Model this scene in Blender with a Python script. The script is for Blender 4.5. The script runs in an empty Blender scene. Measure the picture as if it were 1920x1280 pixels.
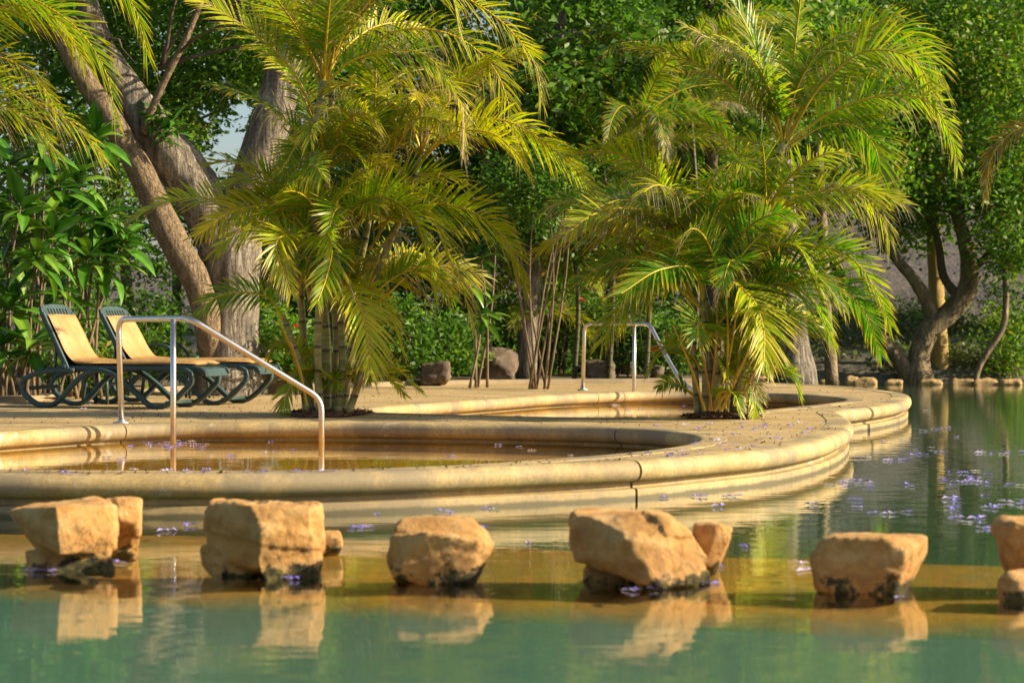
import bpy, bmesh, math, random
import numpy as np
from mathutils import Vector, Matrix, noise
R = math.radians
rnd = random.Random(7)
scene = bpy.context.scene
COL = scene.collection

# ------------------------------------------------------------------ camera, sky, sun, exposure
F = 4000.0            # focal length in photo pixels (1920 wide)
HZ = 614.0            # photo row of the horizon
CAMZ = 1.07           # eye height above the lake
cam_d = bpy.data.cameras.new('camera'); cam = bpy.data.objects.new('camera', cam_d); COL.objects.link(cam)
cam.location = (0, 0, CAMZ); cam.rotation_euler = (R(90), 0, 0)
cam_d.sensor_width = 36; cam_d.lens = 36 * F / 1920; cam_d.shift_y = -(640 - HZ) / 1920
cam_d.clip_end = 2000; cam_d.dof.use_dof = True; cam_d.dof.focus_distance = 19.0; cam_d.dof.aperture_fstop = 3.4
scene.camera = cam

SUN = Vector((0.99, -0.10, math.tan(R(27)))).normalized()      # towards the sun
el = math.asin(SUN.z)
w = bpy.data.worlds.new('World'); scene.world = w; w.use_nodes = True
nt = w.node_tree
sky = nt.nodes.new('ShaderNodeTexSky'); sky.sky_type = 'NISHITA'; sky.sun_disc = False
sky.sun_elevation = el; sky.sun_rotation = math.atan2(SUN.x, SUN.y); sky.dust_density = 2.0
nt.links.new(sky.outputs[0], nt.nodes['Background'].inputs[0]); nt.nodes['Background'].inputs[1].default_value = 0.085
sd = bpy.data.lights.new('sun', 'SUN'); so = bpy.data.objects.new('sun', sd); COL.objects.link(so)
sd.energy = 5.0; sd.angle = R(0.6); sd.color = (1.0, 0.84, 0.58)
so.location = SUN * 60; so.rotation_euler = SUN.to_track_quat('Z', 'Y').to_euler()
vs = scene.view_settings
vs.view_transform = 'Standard'; vs.look = 'None'; vs.gamma = 1; vs.use_curve_mapping = False; vs.exposure = 0.92
scene.cycles.use_denoising = True
scene.cycles.max_bounces = 10; scene.cycles.transparent_max_bounces = 12
scene.cycles.transmission_bounces = 6; scene.cycles.caustics_reflective = False; scene.cycles.caustics_refractive = False
scene.cycles.sample_clamp_indirect = 6

# ------------------------------------------------------------------ helpers
def P(x, y, z):                       # photo pixel -> point on the level z
    s = (y - HZ) / (CAMZ - z)
    return np.array(((x - 960) / s, F / s, z))
def Q(x, y, D):                       # photo pixel at distance D
    return np.array(((x - 960) / F * D, D, CAMZ + (HZ - y) / F * D))

def tag(o, label=None, cat=None, group=None, kind=None):
    if label: o['label'] = label
    if cat: o['category'] = cat
    if group: o['group'] = group
    if kind: o['kind'] = kind
    return o
def empty(name, loc, label, cat, group=None):
    o = bpy.data.objects.new(name, None); COL.objects.link(o); o.location = loc; o.empty_display_size = .1
    return tag(o, label, cat, group)
def org_of(parent):
    v = Vector((0, 0, 0))
    while parent is not None:
        v += parent.location; parent = parent.parent
    return v
def link(name, me, mat, parent=None, smooth=True):
    if mat is not None: me.materials.append(mat)
    if smooth: me.polygons.foreach_set('use_smooth', [True] * len(me.polygons))
    o = bpy.data.objects.new(name, me); COL.objects.link(o)
    if parent is not None: o.parent = parent
    return o

class MB:
    def __init__(s): s.v = []; s.f = []; s.c = []
    def add(s, verts, faces, cols=None):
        n = len(s.v); s.v.extend([tuple(map(float, p)) for p in verts])
        s.f.extend([tuple(i + n for i in f) for f in faces])
        if cols is not None: s.c.extend([tuple(map(float, c)) for c in cols])
    def tube(s, pts, rad, sides=8, col=None, cap=True, jitter=0, ell=None):
        pts = [Vector(p) for p in pts]; n = len(pts)
        if not hasattr(rad, '__len__'): rad = [rad] * n
        T = [(pts[min(i + 1, n - 1)] - pts[max(i - 1, 0)]).normalized() for i in range(n)]
        a = Vector((0, 0, 1)) if abs(T[0].z) < .9 else Vector((0, -1, 0))
        U = (a - T[0] * a.dot(T[0])).normalized()
        V, Fc, C = [], [], []
        for i in range(n):
            U = (U - T[i] * U.dot(T[i])).normalized(); W = T[i].cross(U)
            for k in range(sides):
                t = 2 * math.pi * k / sides
                r = rad[i]
                if jitter:
                    q = pts[i] + (U * math.cos(t) + W * math.sin(t)) * r
                    r *= 1 + jitter * noise.noise(q * 3.1) + jitter * .5 * noise.noise(Vector((q.x * 9, q.y * 9, q.z * 3)))
                e = (1, 1) if ell is None else ell
                V.append(pts[i] + U * (math.cos(t) * r * e[0]) + W * (math.sin(t) * r * e[1]))
                if col is not None: C.append(col[i] if isinstance(col, list) else col)
        for i in range(n - 1):
            for k in range(sides):
                k2 = (k + 1) % sides
                Fc.append((i * sides + k, i * sides + k2, (i + 1) * sides + k2, (i + 1) * sides + k))
        if cap:
            Fc.append(tuple(range(sides))[::-1]); Fc.append(tuple((n - 1) * sides + k for k in range(sides)))
        s.add(V, Fc, C if col is not None else None)
    def build(s, name, mat, parent=None, org=None, smooth=True):
        if org is None: org = org_of(parent)
        me = bpy.data.meshes.new(name)
        me.from_pydata([(p[0] - org[0], p[1] - org[1], p[2] - org[2]) for p in s.v], [], s.f)
        if s.c:
            at = me.color_attributes.new('Col', 'FLOAT_COLOR', 'POINT')
            at.data.foreach_set('color', np.array([c if len(c) == 4 else (*c, 1) for c in s.c], dtype=np.float32).ravel())
        me.update()
        return link(name, me, mat, parent, smooth)

def spline(pts, n):                   # Catmull-Rom through the points, n samples
    pts = np.array(pts, float)
    if len(pts) == 2: pts = np.array([pts[0], (pts[0] + pts[1]) / 2, pts[1]])
    k = len(pts); d = np.r_[0, np.cumsum(np.maximum(np.linalg.norm(np.diff(pts, axis=0), axis=1), 1e-6))]
    m = np.gradient(pts, d, axis=0)
    q = np.linspace(0, d[-1], n); i = np.clip(np.searchsorted(d, q, 'right') - 1, 0, k - 2)
    h = (d[i + 1] - d[i])[:, None]; t = ((q - d[i]) / (d[i + 1] - d[i]))[:, None]
    return ((2*t**3 - 3*t**2 + 1) * pts[i] + (t**3 - 2*t**2 + t) * h * m[i] + (-2*t**3 + 3*t**2) * pts[i+1] + (t**3 - t**2) * h * m[i+1])
def vlerp(a, b, t): return np.asarray(a) * (1 - t) + np.asarray(b) * t

# ------------------------------------------------------------------ materials
def new_mat(name):
    m = bpy.data.materials.new(name); m.use_nodes = True
    return m, m.node_tree, m.node_tree.nodes, m.node_tree.links, m.node_tree.nodes['Principled BSDF']
def add_noise(N, L, scale, detail=6, rough=.6, coord='Object', stretch=None):
    tc = N.new('ShaderNodeTexCoord'); n = N.new('ShaderNodeTexNoise')
    n.inputs['Scale'].default_value = scale; n.inputs['Detail'].default_value = detail; n.inputs['Roughness'].default_value = rough
    if stretch:
        mp = N.new('ShaderNodeMapping'); mp.inputs['Scale'].default_value = stretch
        L.new(tc.outputs[coord], mp.inputs[0]); L.new(mp.outputs[0], n.inputs['Vector'])
    else: L.new(tc.outputs[coord], n.inputs['Vector'])
    return n
def ramp(N, L, src, stops):
    r = N.new('ShaderNodeValToRGB'); L.new(src, r.inputs[0])
    while len(r.color_ramp.elements) < len(stops): r.color_ramp.elements.new(.5)
    for e, (p, c) in zip(r.color_ramp.elements, stops): e.position = p; e.color = (*c, 1) if len(c) == 3 else c
    return r
def mixc(N, L, a, b, fac, mode='MIX'):
    m = N.new('ShaderNodeMix'); m.data_type = 'RGBA'; m.blend_type = mode
    for sock, val in ((m.inputs[6], a), (m.inputs[7], b), (m.inputs[0], fac)):
        if hasattr(val, 'is_linked'): L.new(val, sock)
        else: sock.default_value = (*val, 1) if hasattr(val, '__len__') else val
    return m.outputs[2]
def bump(N, L, src, bsdf, strength, dist):
    b = N.new('ShaderNodeBump'); b.inputs['Strength'].default_value = strength; b.inputs['Distance'].default_value = dist
    L.new(src, b.inputs['Height']); L.new(b.outputs[0], bsdf.inputs['Normal']); return b
def noisy(name, stops, scale, rough=.8, bscale=None, bstr=.4, bdist=.01, stretch=None, metal=0, fine=None):
    m, t, N, L, B = new_mat(name)
    n = add_noise(N, L, scale, stretch=stretch); r = ramp(N, L, n.outputs[0], stops); c = r.outputs[0]
    if fine:
        n3 = add_noise(N, L, fine[0], 3, .7); r3 = ramp(N, L, n3.outputs[0], [(.35, (fine[1],) * 3), (.65, (fine[2],) * 3)])
        c = mixc(N, L, c, r3.outputs[0], 1.0, 'MULTIPLY')
    L.new(c, B.inputs['Base Color']); B.inputs['Roughness'].default_value = rough; B.inputs['Metallic'].default_value = metal
    if bscale:
        n2 = add_noise(N, L, bscale, 8, .65, stretch=stretch); bump(N, L, n2.outputs[0], B, bstr, bdist)
    return m
def leafy(name, transl=.35, rough=.45, spec=.4, tint=(1, 1, 1)):   # colour comes with the leaf
    m, t, N, L, B = new_mat(name)
    at = N.new('ShaderNodeAttribute'); at.attribute_name = 'Col'
    B.inputs['Roughness'].default_value = rough; B.inputs['Specular IOR Level'].default_value = spec
    L.new(at.outputs['Color'], B.inputs['Base Color'])
    tr = N.new('ShaderNodeBsdfTranslucent')
    L.new(mixc(N, L, at.outputs['Color'], (1.0, 1.15, .5), 1.0, 'MULTIPLY'), tr.inputs[0])
    mx = N.new('ShaderNodeMixShader'); mx.inputs[0].default_value = transl
    L.new(B.outputs[0], mx.inputs[1]); L.new(tr.outputs[0], mx.inputs[2]); L.new(mx.outputs[0], N['Material Output'].inputs[0])
    return m
def attr_mat(name, rough=.5, bscale=None, stretch=None, bstr=.3, bdist=.01):
    m, t, N, L, B = new_mat(name)
    at = N.new('ShaderNodeAttribute'); at.attribute_name = 'Col'
    n = add_noise(N, L, 14, 5); r = ramp(N, L, n.outputs[0], [(.3, (.7, .7, .7)), (.7, (1.1, 1.1, 1.1))])
    L.new(mixc(N, L, at.outputs['Color'], r.outputs[0], 1.0, 'MULTIPLY'), B.inputs['Base Color']); B.inputs['Roughness'].default_value = rough
    if bscale: bump(N, L, add_noise(N, L, bscale, 6, stretch=stretch).outputs[0], B, bstr, bdist)
    return m
def water(name, tint, bump_scale, bump_d, stretch, rough=.02, mid=None):
    m, t, N, L, B = new_mat(name); N.remove(B)
    n1 = add_noise(N, L, bump_scale, 3, .5, stretch=stretch)
    n2 = add_noise(N, L, bump_scale * 4.3, 2, .5, stretch=stretch)
    ma = N.new('ShaderNodeMath'); ma.operation = 'MULTIPLY_ADD'; ma.inputs[1].default_value = .22
    L.new(n2.outputs[0], ma.inputs[0]); L.new(n1.outputs[0], ma.inputs[2])
    b = N.new('ShaderNodeBump'); b.inputs['Strength'].default_value = 1; b.inputs['Distance'].default_value = bump_d; L.new(ma.outputs[0], b.inputs['Height'])
    # Schlick reflectance of a water surface, the same from above and below
    ge = N.new('ShaderNodeNewGeometry'); dt = N.new('ShaderNodeVectorMath'); dt.operation = 'DOT_PRODUCT'
    L.new(ge.outputs['Incoming'], dt.inputs[0]); L.new(ge.outputs['Normal'], dt.inputs[1])
    def mth(op, a, b=0.0, c=0.0):
        q = N.new('ShaderNodeMath'); q.operation = op
        for sk, v in zip(q.inputs, (a, b, c)):
            if hasattr(v, 'is_linked'): L.new(v, sk)
            else: sk.default_value = v
        return q.outputs[0]
    fres = mth('MULTIPLY_ADD', mth('POWER', mth('SUBTRACT', 1.0, mth('ABSOLUTE', dt.outputs['Value'])), 5.0), .98, .02)
    tr = N.new('ShaderNodeBsdfTransparent'); tr.inputs[0].default_value = (*tint, 1)
    gl = N.new('ShaderNodeBsdfGlossy'); gl.inputs['Roughness'].default_value = rough; gl.inputs[0].default_value = (1, 1, 1, 1)
    L.new(b.outputs[0], gl.inputs['Normal'])
    mx = N.new('ShaderNodeMixShader'); L.new(fres, mx.inputs[0]); L.new(tr.outputs[0], mx.inputs[1]); L.new(gl.outputs[0], mx.inputs[2])
    L.new(mx.outputs[0], N['Material Output'].inputs[0])
    return m

M = {}
M['lake'] = water('lake_water', (.93, .97, .88), 1.5, .0028, (1, 2.4, 1), .012)
M['pool'] = water('pool_water', (.95, .84, .50), 2.0, .0012, (1, 2.0, 1), .012)
M['bed'] = noisy('lake_bed', [(.3, (.018, .06, .02)), (.7, (.04, .095, .03))], .35)
M['basin'] = noisy('basin_floor', [(.3, (.045, .125, .098)), (.7, (.07, .165, .13))], .35)
def ledge_mat():
    m, t, N, L, B = new_mat('ledge')
    c = ramp(N, L, add_noise(N, L, 2.2, 8, .7).outputs[0], [(.3, (.13, .055, .005)), (.45, (.44, .20, .010)), (.58, (.31, .18, .012)), (.75, (.54, .27, .014))]).outputs[0]
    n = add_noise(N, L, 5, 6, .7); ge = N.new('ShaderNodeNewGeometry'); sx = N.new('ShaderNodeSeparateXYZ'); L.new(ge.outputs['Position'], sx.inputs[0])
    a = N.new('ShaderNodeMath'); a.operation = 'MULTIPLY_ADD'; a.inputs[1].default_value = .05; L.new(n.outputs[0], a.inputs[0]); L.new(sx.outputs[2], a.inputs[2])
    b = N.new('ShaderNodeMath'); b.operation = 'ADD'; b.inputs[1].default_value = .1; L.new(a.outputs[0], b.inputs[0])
    depth_mix = ramp(N, L, b.outputs[0], [(.028, (1, 1, 1)), (.072, (0, 0, 0))])  # ledge colour blends to teal towards its lower slope
    L.new(mixc(N, L, c, (.035, .14, .10), depth_mix.outputs[0]), B.inputs['Base Color']); B.inputs['Roughness'].default_value = .9
    bump(N, L, add_noise(N, L, 9, 8, .65).outputs[0], B, .5, .02)
    return m
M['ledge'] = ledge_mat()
M['poolfloor'] = noisy('pool_floor', [(.3, (.36, .20, .02)), (.7, (.62, .37, .04))], 1.2)
M['deck'] = noisy('deck', [(.3, (.31, .205, .085)), (.5, (.45, .315, .135)), (.72, (.53, .385, .18))], 1.6, .9, 60, .7, .008, fine=(48, .5, 1.25))
def coping_mat():
    m, t, N, L, B = new_mat('coping')
    n = add_noise(N, L, 2.2, 8, .65); c = ramp(N, L, n.outputs[0], [(.3, (.35, .24, .09)), (.55, (.52, .38, .165)), (.8, (.60, .46, .235))]).outputs[0]
    fg = ramp(N, L, add_noise(N, L, 45, 3, .7).outputs[0], [(.35, (.75, .75, .75)), (.65, (1.12, 1.12, 1.12))]); c = mixc(N, L, c, fg.outputs[0], 1.0, 'MULTIPLY')
    g = add_noise(N, L, 1.1, 6, .7, stretch=(1, 1, .4)); gm = ramp(N, L, g.outputs[0], [(.44, (0, 0, 0)), (.58, (.8, .8, .8))])
    c = mixc(N, L, c, (.19, .155, .10), gm.outputs[0])
    s = add_noise(N, L, 3.1, 9, .75); sm = ramp(N, L, s.outputs[0], [(.60, (0, 0, 0)), (.68, (.75, .75, .75))])
    c = mixc(N, L, c, (.58, .52, .41), sm.outputs[0])
    # algae tide line just above the water
    ge = N.new('ShaderNodeNewGeometry'); sx = N.new('ShaderNodeSeparateXYZ'); L.new(ge.outputs['Position'], sx.inputs[0])
    ad = N.new('ShaderNodeMath'); ad.operation = 'MULTIPLY_ADD'; ad.inputs[1].default_value = .05; L.new(s.outputs[0], ad.inputs[0]); L.new(sx.outputs[2], ad.inputs[2])
    d2_ = ramp(N, L, ad.outputs[0], [(.105, (.22, .22, .22)), (.14, (0, 0, 0))]); c = mixc(N, L, c, (.20, .125, .045), d2_.outputs[0])
    tl = ramp(N, L, ad.outputs[0], [(.038, (.92, .92, .92)), (.056, (0, 0, 0))])
    c = mixc(N, L, c, (.07, .06, .025), tl.outputs[0])
    L.new(c, B.inputs['Base Color']); B.inputs['Roughness'].default_value = .7
    bump(N, L, add_noise(N, L, 40, 8, .7).outputs[0], B, .35, .004)
    return m
M['coping'] = coping_mat()
def rock_mat(name, a, b, c, moss=True, wl=.05):
    m, t, N, L, B = new_mat(name)
    n = add_noise(N, L, 3.5, 8, .62, 'Generated'); col = ramp(N, L, n.outputs[0], [(.28, a), (.5, b), (.72, c)]).outputs[0]
    n2 = add_noise(N, L, 13, 6, .7, 'Generated'); sp = ramp(N, L, n2.outputs[0], [(.3, (.35, .35, .35)), (.46, (1, 1, 1))])
    col = mixc(N, L, col, (.24, .12, .05), mixc(N, L, (.55, .55, .55), (0, 0, 0), sp.outputs[0]))
    tcv = N.new('ShaderNodeTexCoord'); wn = add_noise(N, L, 6, 4, .6); wm = N.new('ShaderNodeVectorMath'); wm.operation = 'MULTIPLY_ADD'; wm.inputs[1].default_value = (.25, .25, .25)
    L.new(wn.outputs['Color'], wm.inputs[0]); L.new(tcv.outputs['Object'], wm.inputs[2])
    vo = N.new('ShaderNodeTexVoronoi'); vo.feature = 'DISTANCE_TO_EDGE'; vo.inputs['Scale'].default_value = 4.2; L.new(wm.outputs[0], vo.inputs['Vector'])
    ck = ramp(N, L, vo.outputs['Distance'], [(0, (.6, .6, .6)), (.035, (0, 0, 0))])
    gate = ramp(N, L, add_noise(N, L, 2.6, 3, .5).outputs[0], [(.46, (0, 0, 0)), (.56, (1, 1, 1))])
    crack = mixc(N, L, ck.outputs[0], gate.outputs[0], 1.0, 'MULTIPLY')
    col = mixc(N, L, col, (.07, .04, .02), crack)
    pal = ramp(N, L, add_noise(N, L, 2.0, 7, .7).outputs[0], [(.56, (0, 0, 0)), (.70, (.4, .4, .4))]); col = mixc(N, L, col, (.40, .31, .21), pal.outputs[0])
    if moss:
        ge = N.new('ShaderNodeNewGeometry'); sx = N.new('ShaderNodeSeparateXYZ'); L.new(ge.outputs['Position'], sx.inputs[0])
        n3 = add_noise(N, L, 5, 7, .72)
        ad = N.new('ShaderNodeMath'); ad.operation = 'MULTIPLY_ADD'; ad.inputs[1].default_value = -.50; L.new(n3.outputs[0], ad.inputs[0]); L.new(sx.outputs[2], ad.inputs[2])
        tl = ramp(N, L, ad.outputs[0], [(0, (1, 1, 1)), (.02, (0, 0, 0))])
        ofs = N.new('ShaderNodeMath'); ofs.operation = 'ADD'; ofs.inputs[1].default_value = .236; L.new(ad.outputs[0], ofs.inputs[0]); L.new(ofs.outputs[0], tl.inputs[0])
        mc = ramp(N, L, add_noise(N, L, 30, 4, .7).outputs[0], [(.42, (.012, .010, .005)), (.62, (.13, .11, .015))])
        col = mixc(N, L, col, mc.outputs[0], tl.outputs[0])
    L.new(col, B.inputs['Base Color']); B.inputs['Roughness'].default_value = .75
    bump(N, L, add_noise(N, L, 26, 9, .75).outputs[0], B, 1, .03)
    return m
M['rock'] = rock_mat('ochre_rock', (.40, .18, .04), (.64, .345, .10), (.76, .50, .21))
M['rock_far'] = rock_mat('ochre_far_rock', (.40, .24, .08), (.52, .33, .13), (.6, .42, .2), False)
M['rock_dark'] = rock_mat('dark_rock', (.05, .04, .03), (.12, .085, .055), (.2, .14, .085), False)
M['bark'] = noisy('bark', [(.3, (.06, .052, .042)), (.5, (.24, .20, .155)), (.66, (.44, .385, .30))], 13, .9, 13, 1.0, .12, (1, 1, .16), fine=(30, .55, 1.2))
M['bark_smooth'] = noisy('bark_smooth', [(.3, (.13, .09, .055)), (.5, (.27, .19, .11)), (.68, (.40, .29, .17))], 16, .9, 20, 1, .09, (1, 1, .5), fine=(40, .55, 1.2))
M['bark_dark'] = noisy('bark_dark', [(.3, (.05, .038, .026)), (.7, (.14, .10, .065))], 5, .9, 14, .8, .03, (1, 1, .3))
M['bark_pale'] = noisy('bark_pale', [(.3, (.13, .09, .05)), (.5, (.26, .19, .11)), (.68, (.40, .30, .18))], 7, .9, 9, 1, .12, (1, 1, .4), fine=(25, .6, 1.2))
M['frond'] = leafy('palm_frond', .48, .42, .45)
M['leaf'] = leafy('tree_leaf', .5, .45, .35)
M['gloss'] = leafy('glossy_leaf', .22, .28, .5)
M['stem'] = attr_mat('palm_stem', .45)
M['twig'] = noisy('twig', [(.3, (.09, .065, .04)), (.7, (.22, .16, .09))], 9, .85)
M['steel'] = noisy('brushed_steel', [(.3, (.60, .57, .53)), (.7, (.74, .70, .66))], 8, .34, metal=1, bscale=60, bstr=.1, bdist=.001)
M['green_plastic'] = noisy('green_plastic', [(.3, (.022, .05, .05)), (.7, (.045, .085, .085))], 6, .48, 40, .15, .003)
M['cushion'] = noisy('tan_vinyl', [(.3, (.40, .22, .075)), (.7, (.52, .32, .125))], 5, .42, 8, .6, .035)
M['mulch'] = noisy('mulch', [(.3, (.05, .022, .012)), (.7, (.20, .09, .045))], 12, .95, 40, 1, .02)
M['soil'] = noisy('soil', [(.3, (.06, .045, .03)), (.5, (.13, .10, .06)), (.7, (.20, .16, .09))], 1.3, .95, 12, 1, .04)
M['hill'] = noisy('hill', [(.3, (.07, .06, .06)), (.55, (.12, .10, .095)), (.75, (.16, .145, .10))], .5, .95, 2.2, 1, .3)
M['bank'] = noisy('bank', [(.3, (.07, .065, .05)), (.55, (.13, .12, .085)), (.75, (.09, .11, .06))], .8, .95, 6, 1, .08)
M['petal'] = leafy('petal', .35, .6, .2)
M['litter'] = noisy('litter', [(.3, (.05, .03, .02)), (.7, (.16, .09, .06))], 30, .9)
M['red'] = noisy('red_petal', [(.3, (.55, .012, .012)), (.7, (.75, .03, .02))], 20, .6)
M['white'] = noisy('white_glaze', [(.3, (.65, .63, .6)), (.7, (.8, .78, .75))], 6, .4)
M['green_cup'] = noisy('green_cup', [(.3, (.01, .12, .07)), (.7, (.02, .2, .11))], 6, .3)
M['kerb'] = noisy('kerb', [(.3, (.20, .15, .09)), (.7, (.36, .27, .16))], 2, .9, 30, .6, .01)
M['tan_board'] = noisy('tan_board', [(.3, (.4, .26, .1)), (.7, (.55, .38, .18))], 5, .7)

# ------------------------------------------------------------------ deck, pools, lake
DZ = .24; BN = .0675; ZW = .084
def closed(pts, n):
    pts = np.array(pts, float); k = len(pts)
    ext = np.vstack([pts[-3:], pts, pts[:3]]); sm = spline(ext, n * 3)
    a = np.argmin(np.linalg.norm(sm[:n * 3 // 2] - pts[0], axis=1)); 
    b = n * 3 // 2 + np.argmin(np.linalg.norm(sm[n * 3 // 2:] - pts[0], axis=1))
    c = sm[a:b]; d = np.r_[0, np.cumsum(np.linalg.norm(np.diff(np.vstack([c, c[:1]]), axis=0), axis=1))]
    cc = np.vstack([c, c[:1]]); q = np.linspace(0, d[-1], n + 1)[:-1]
    return np.stack([np.interp(q, d, cc[:, i]) for i in range(2)], 1)
def area(c): x, y = c[:, 0], c[:, 1]; return .5 * np.sum(x * np.roll(y, -1) - y * np.roll(x, -1))
def normals(c, outward=True):
    t = np.roll(c, -1, 0) - np.roll(c, 1, 0); t /= np.linalg.norm(t, axis=1)[:, None] + 1e-9
    n = np.stack([t[:, 1], -t[:, 0]], 1)
    if area(c) < 0: n = -n
    return n if outward else -n
def offset(c, o, outward=True): return c + normals(c, outward) * o
zb = .1725
outer_px = [(-900, 900), (-300, 910), (100, 914), (400, 913), (700, 906), (950, 896), (1215, 883), (1330, 873), (1449, 861), (1530, 846), (1575, 831), (1597, 816), (1600, 803), (1588, 792), (1578, 786)]
lobe_px = [(1582, 782), (1610, 779), (1660, 772), (1696, 764), (1709, 755), (1700, 747), (1665, 741), (1600, 734), (1500, 727.5), (1400, 723), (1330, 719.5)]
o1 = [P(x, y, zb)[:2] for x, y in outer_px]; o2 = [P(x, y, zb)[:2] for x, y in lobe_px]
back = [np.array(p) for p in [(2.8, 36.5), (.5, 38.5), (-6, 39), (-13, 36), (-15, 25), (-13, 16)]]
outer = closed(o1 + o2 + back, 520)
pool1_px = [(-500, 872), (-150, 877), (100, 879), (400, 880.5), (640, 878), (851, 870), (1020, 859), (1146, 849), (1230, 840), (1280, 832), (1304, 823), (1296, 815), (1255, 808), (1150, 801), (1000, 797), (800, 794), (600, 792), (450, 792), (330, 793), (230, 796), (110, 803), (0, 810), (-200, 824), (-420, 850)]
pool1 = closed([P(x, y, DZ)[:2] for x, y in pool1_px], 300)
pool2_px = [(668, 768), (700, 764), (780, 758), (873, 751.5), (960, 745.5), (1040, 740), (1120, 736.5), (1220, 734), (1320, 733.5), (1404, 735), (1507, 739), (1565, 744), (1580, 750), (1541, 756), (1470, 763), (1417, 769), (1360, 776), (1290, 781), (1100, 781.5), (940, 778.5), (790, 774.5), (715, 772)]
pool2 = closed([P(x, y, DZ)[:2] for x, y in pool2_px], 300)

def fill_sheet(loops, z, name, mat, parent=None):
    bm = bmesh.new(); es = []
    for c in loops:
        vsx = [bm.verts.new((p[0], p[1], z)) for p in c]
        es += [bm.edges.new((vsx[i], vsx[(i + 1) % len(vsx)])) for i in range(len(vsx))]
    bmesh.ops.triangle_fill(bm, edges=es, use_beauty=True); bm.normal_update()
    for f in bm.faces:
        if f.normal.z < 0: f.normal_flip()
    me = bpy.data.meshes.new(name); bm.to_mesh(me); bm.free()
    return link(name, me, mat, parent, False)

deck = fill_sheet([offset(outer, -.2), offset(pool1, .2), offset(pool2, .2)], DZ - .005, 'pool_deck', M['deck'])
tag(deck, 'sandy ochre concrete terrace around the two curved pools', kind='structure')
prof = [(-.24, -.03), (-.235, 0)] + [(-.16, .0005)] + [(-BN + BN * math.sin(a), -BN + BN * math.cos(a)) for a in np.linspace(0, math.pi, 13)] + \
       [(-.085, -.137), (-.085, -.172), (-.045, -.178), (-.04, -.19), (-.04, -.75)]
def coping(c, out, joints, gap=.006, wide=None):
    n = normals(c, out); N_ = len(c); jj = sorted(set(joints)); segs = []
    for a, b in zip(jj, jj[1:] + [jj[0] + N_]): segs.append(list(range(a, b + 1)))
    for ids in segs:
        mb = MB(); V = []; K = len(prof)
        for q, i in enumerate(ids):
            p = c[i % N_].copy(); nn = n[i % N_]
            t = np.array((-nn[1], nn[0]))
            nxt = c[(ids[min(q + 1, len(ids) - 1)]) % N_] - c[(ids[max(q - 1, 0)]) % N_]; nxt = nxt / (np.linalg.norm(nxt) + 1e-9)
            if q == 0: p += nxt * (.011 if ids[0] % N_ == wide else gap)
            if q == len(ids) - 1: p -= nxt * (.011 if ids[-1] % N_ == wide else gap)
            for (o, z) in prof: V.append((p[0] + nn[0] * o, p[1] + nn[1] * o, DZ + z))
        Fc = [(i * K + k, i * K + k + 1, (i + 1) * K + k + 1, (i + 1) * K + k) for i in range(len(ids) - 1) for k in range(K - 1)]
        Fc += [tuple(range(K)), tuple((len(ids) - 1) * K + k for k in range(K))[::-1]]
        mb.add(V, Fc); o = mb.build('coping', M['coping'], deck)
        m = o.modifiers.new('edge', 'EDGE_SPLIT'); m.split_angle = R(40)
def near_idx(c, x, y, z): p = P(x, y, z)[:2]; return int(np.argmin(np.linalg.norm(c - p, axis=1)))
coping(outer, True, [near_idx(outer, x, y, zb) for x, y in [(1218, 883), (1566, 834), (1580, 785), (1693, 765), (1500, 727.5), (-300, 910)]], .008, near_idx(outer, 1218, 883, zb))
coping(pool1, False, [near_idx(pool1, x, y, DZ) for x, y in [(240, 796), (1150, 801), (-420, 850), (1146, 849)]])
coping(pool2, False, [near_idx(pool2, x, y, DZ) for x, y in [(1120, 736.5), (1170, 735), (1541, 741), (700, 764), (1300, 781)]])
# expansion joint grooves across the terrace top at the 1215 joint are covered by the coping ends
big = np.array([(-220, 1.0), (220, 1.0), (220, 46), (-220, 46)], float)
lake = tag(fill_sheet([big, offset(outer, -.06)], 0, 'lake_water', M['lake']), 'still green lake mirroring the trees', kind='structure')
mb = MB(); mb.add([(-220, -5, -.10), (220, -5, -.10), (220, 60, -.10), (-220, 60, -.10)], [(0, 1, 2, 3)])
tag(mb.build('lake_bed', M['bed'], smooth=False), 'pale teal lake floor', kind='structure')
for c, nm in ((pool1, 'front'), (pool2, 'rear')):
    tag(fill_sheet([offset(c, .02)], ZW, 'pool_water', M['pool']), 'shallow amber water in the %s pool' % nm, kind='structure')
    tag(fill_sheet([offset(c, .03)], ZW - .09, 'pool_floor', M['poolfloor']), 'ochre floor of the %s pool' % nm, kind='structure')
# submerged ledge carrying the row of boulders
lf = [P(x, y, -.05)[:2] for x, y in [(-500, 1075), (0, 1092), (640, 1118), (1280, 1140), (1920, 1166), (2500, 1190)]]
lb = [P(x, y, -.05)[:2] for x, y in [(-500, 1000), (0, 1000), (640, 1012), (1280, 1042), (1920, 1062), (2500, 1080)]]
lf, lb = spline(lf, 60), spline(lb, 60)
mb = MB(); mb.add([(p[0] * k, p[1] * k if k < 1 else p[1] + .05, -.094) for p in lf for k in (.1, 1)], [(2 * i, 2 * i + 1, 2 * i + 3, 2 * i + 2) for i in range(59)])
tag(mb.build('basin_floor', M['basin'], smooth=False), 'pale teal floor of the basin in front of the boulders', kind='structure')
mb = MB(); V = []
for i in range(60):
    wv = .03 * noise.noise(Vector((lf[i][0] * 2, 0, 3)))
    for p, z in ((lf[i] + [0, wv - .42], -.112), (lf[i] + [0, wv + .05], -.055), (lb[i] + [0, 3 * wv], -.05), (lb[i] + [0, .5], -.6)): V.append((p[0], p[1], z + .012 * noise.noise(Vector((p[0], p[1], z)) * 2)))
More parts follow.
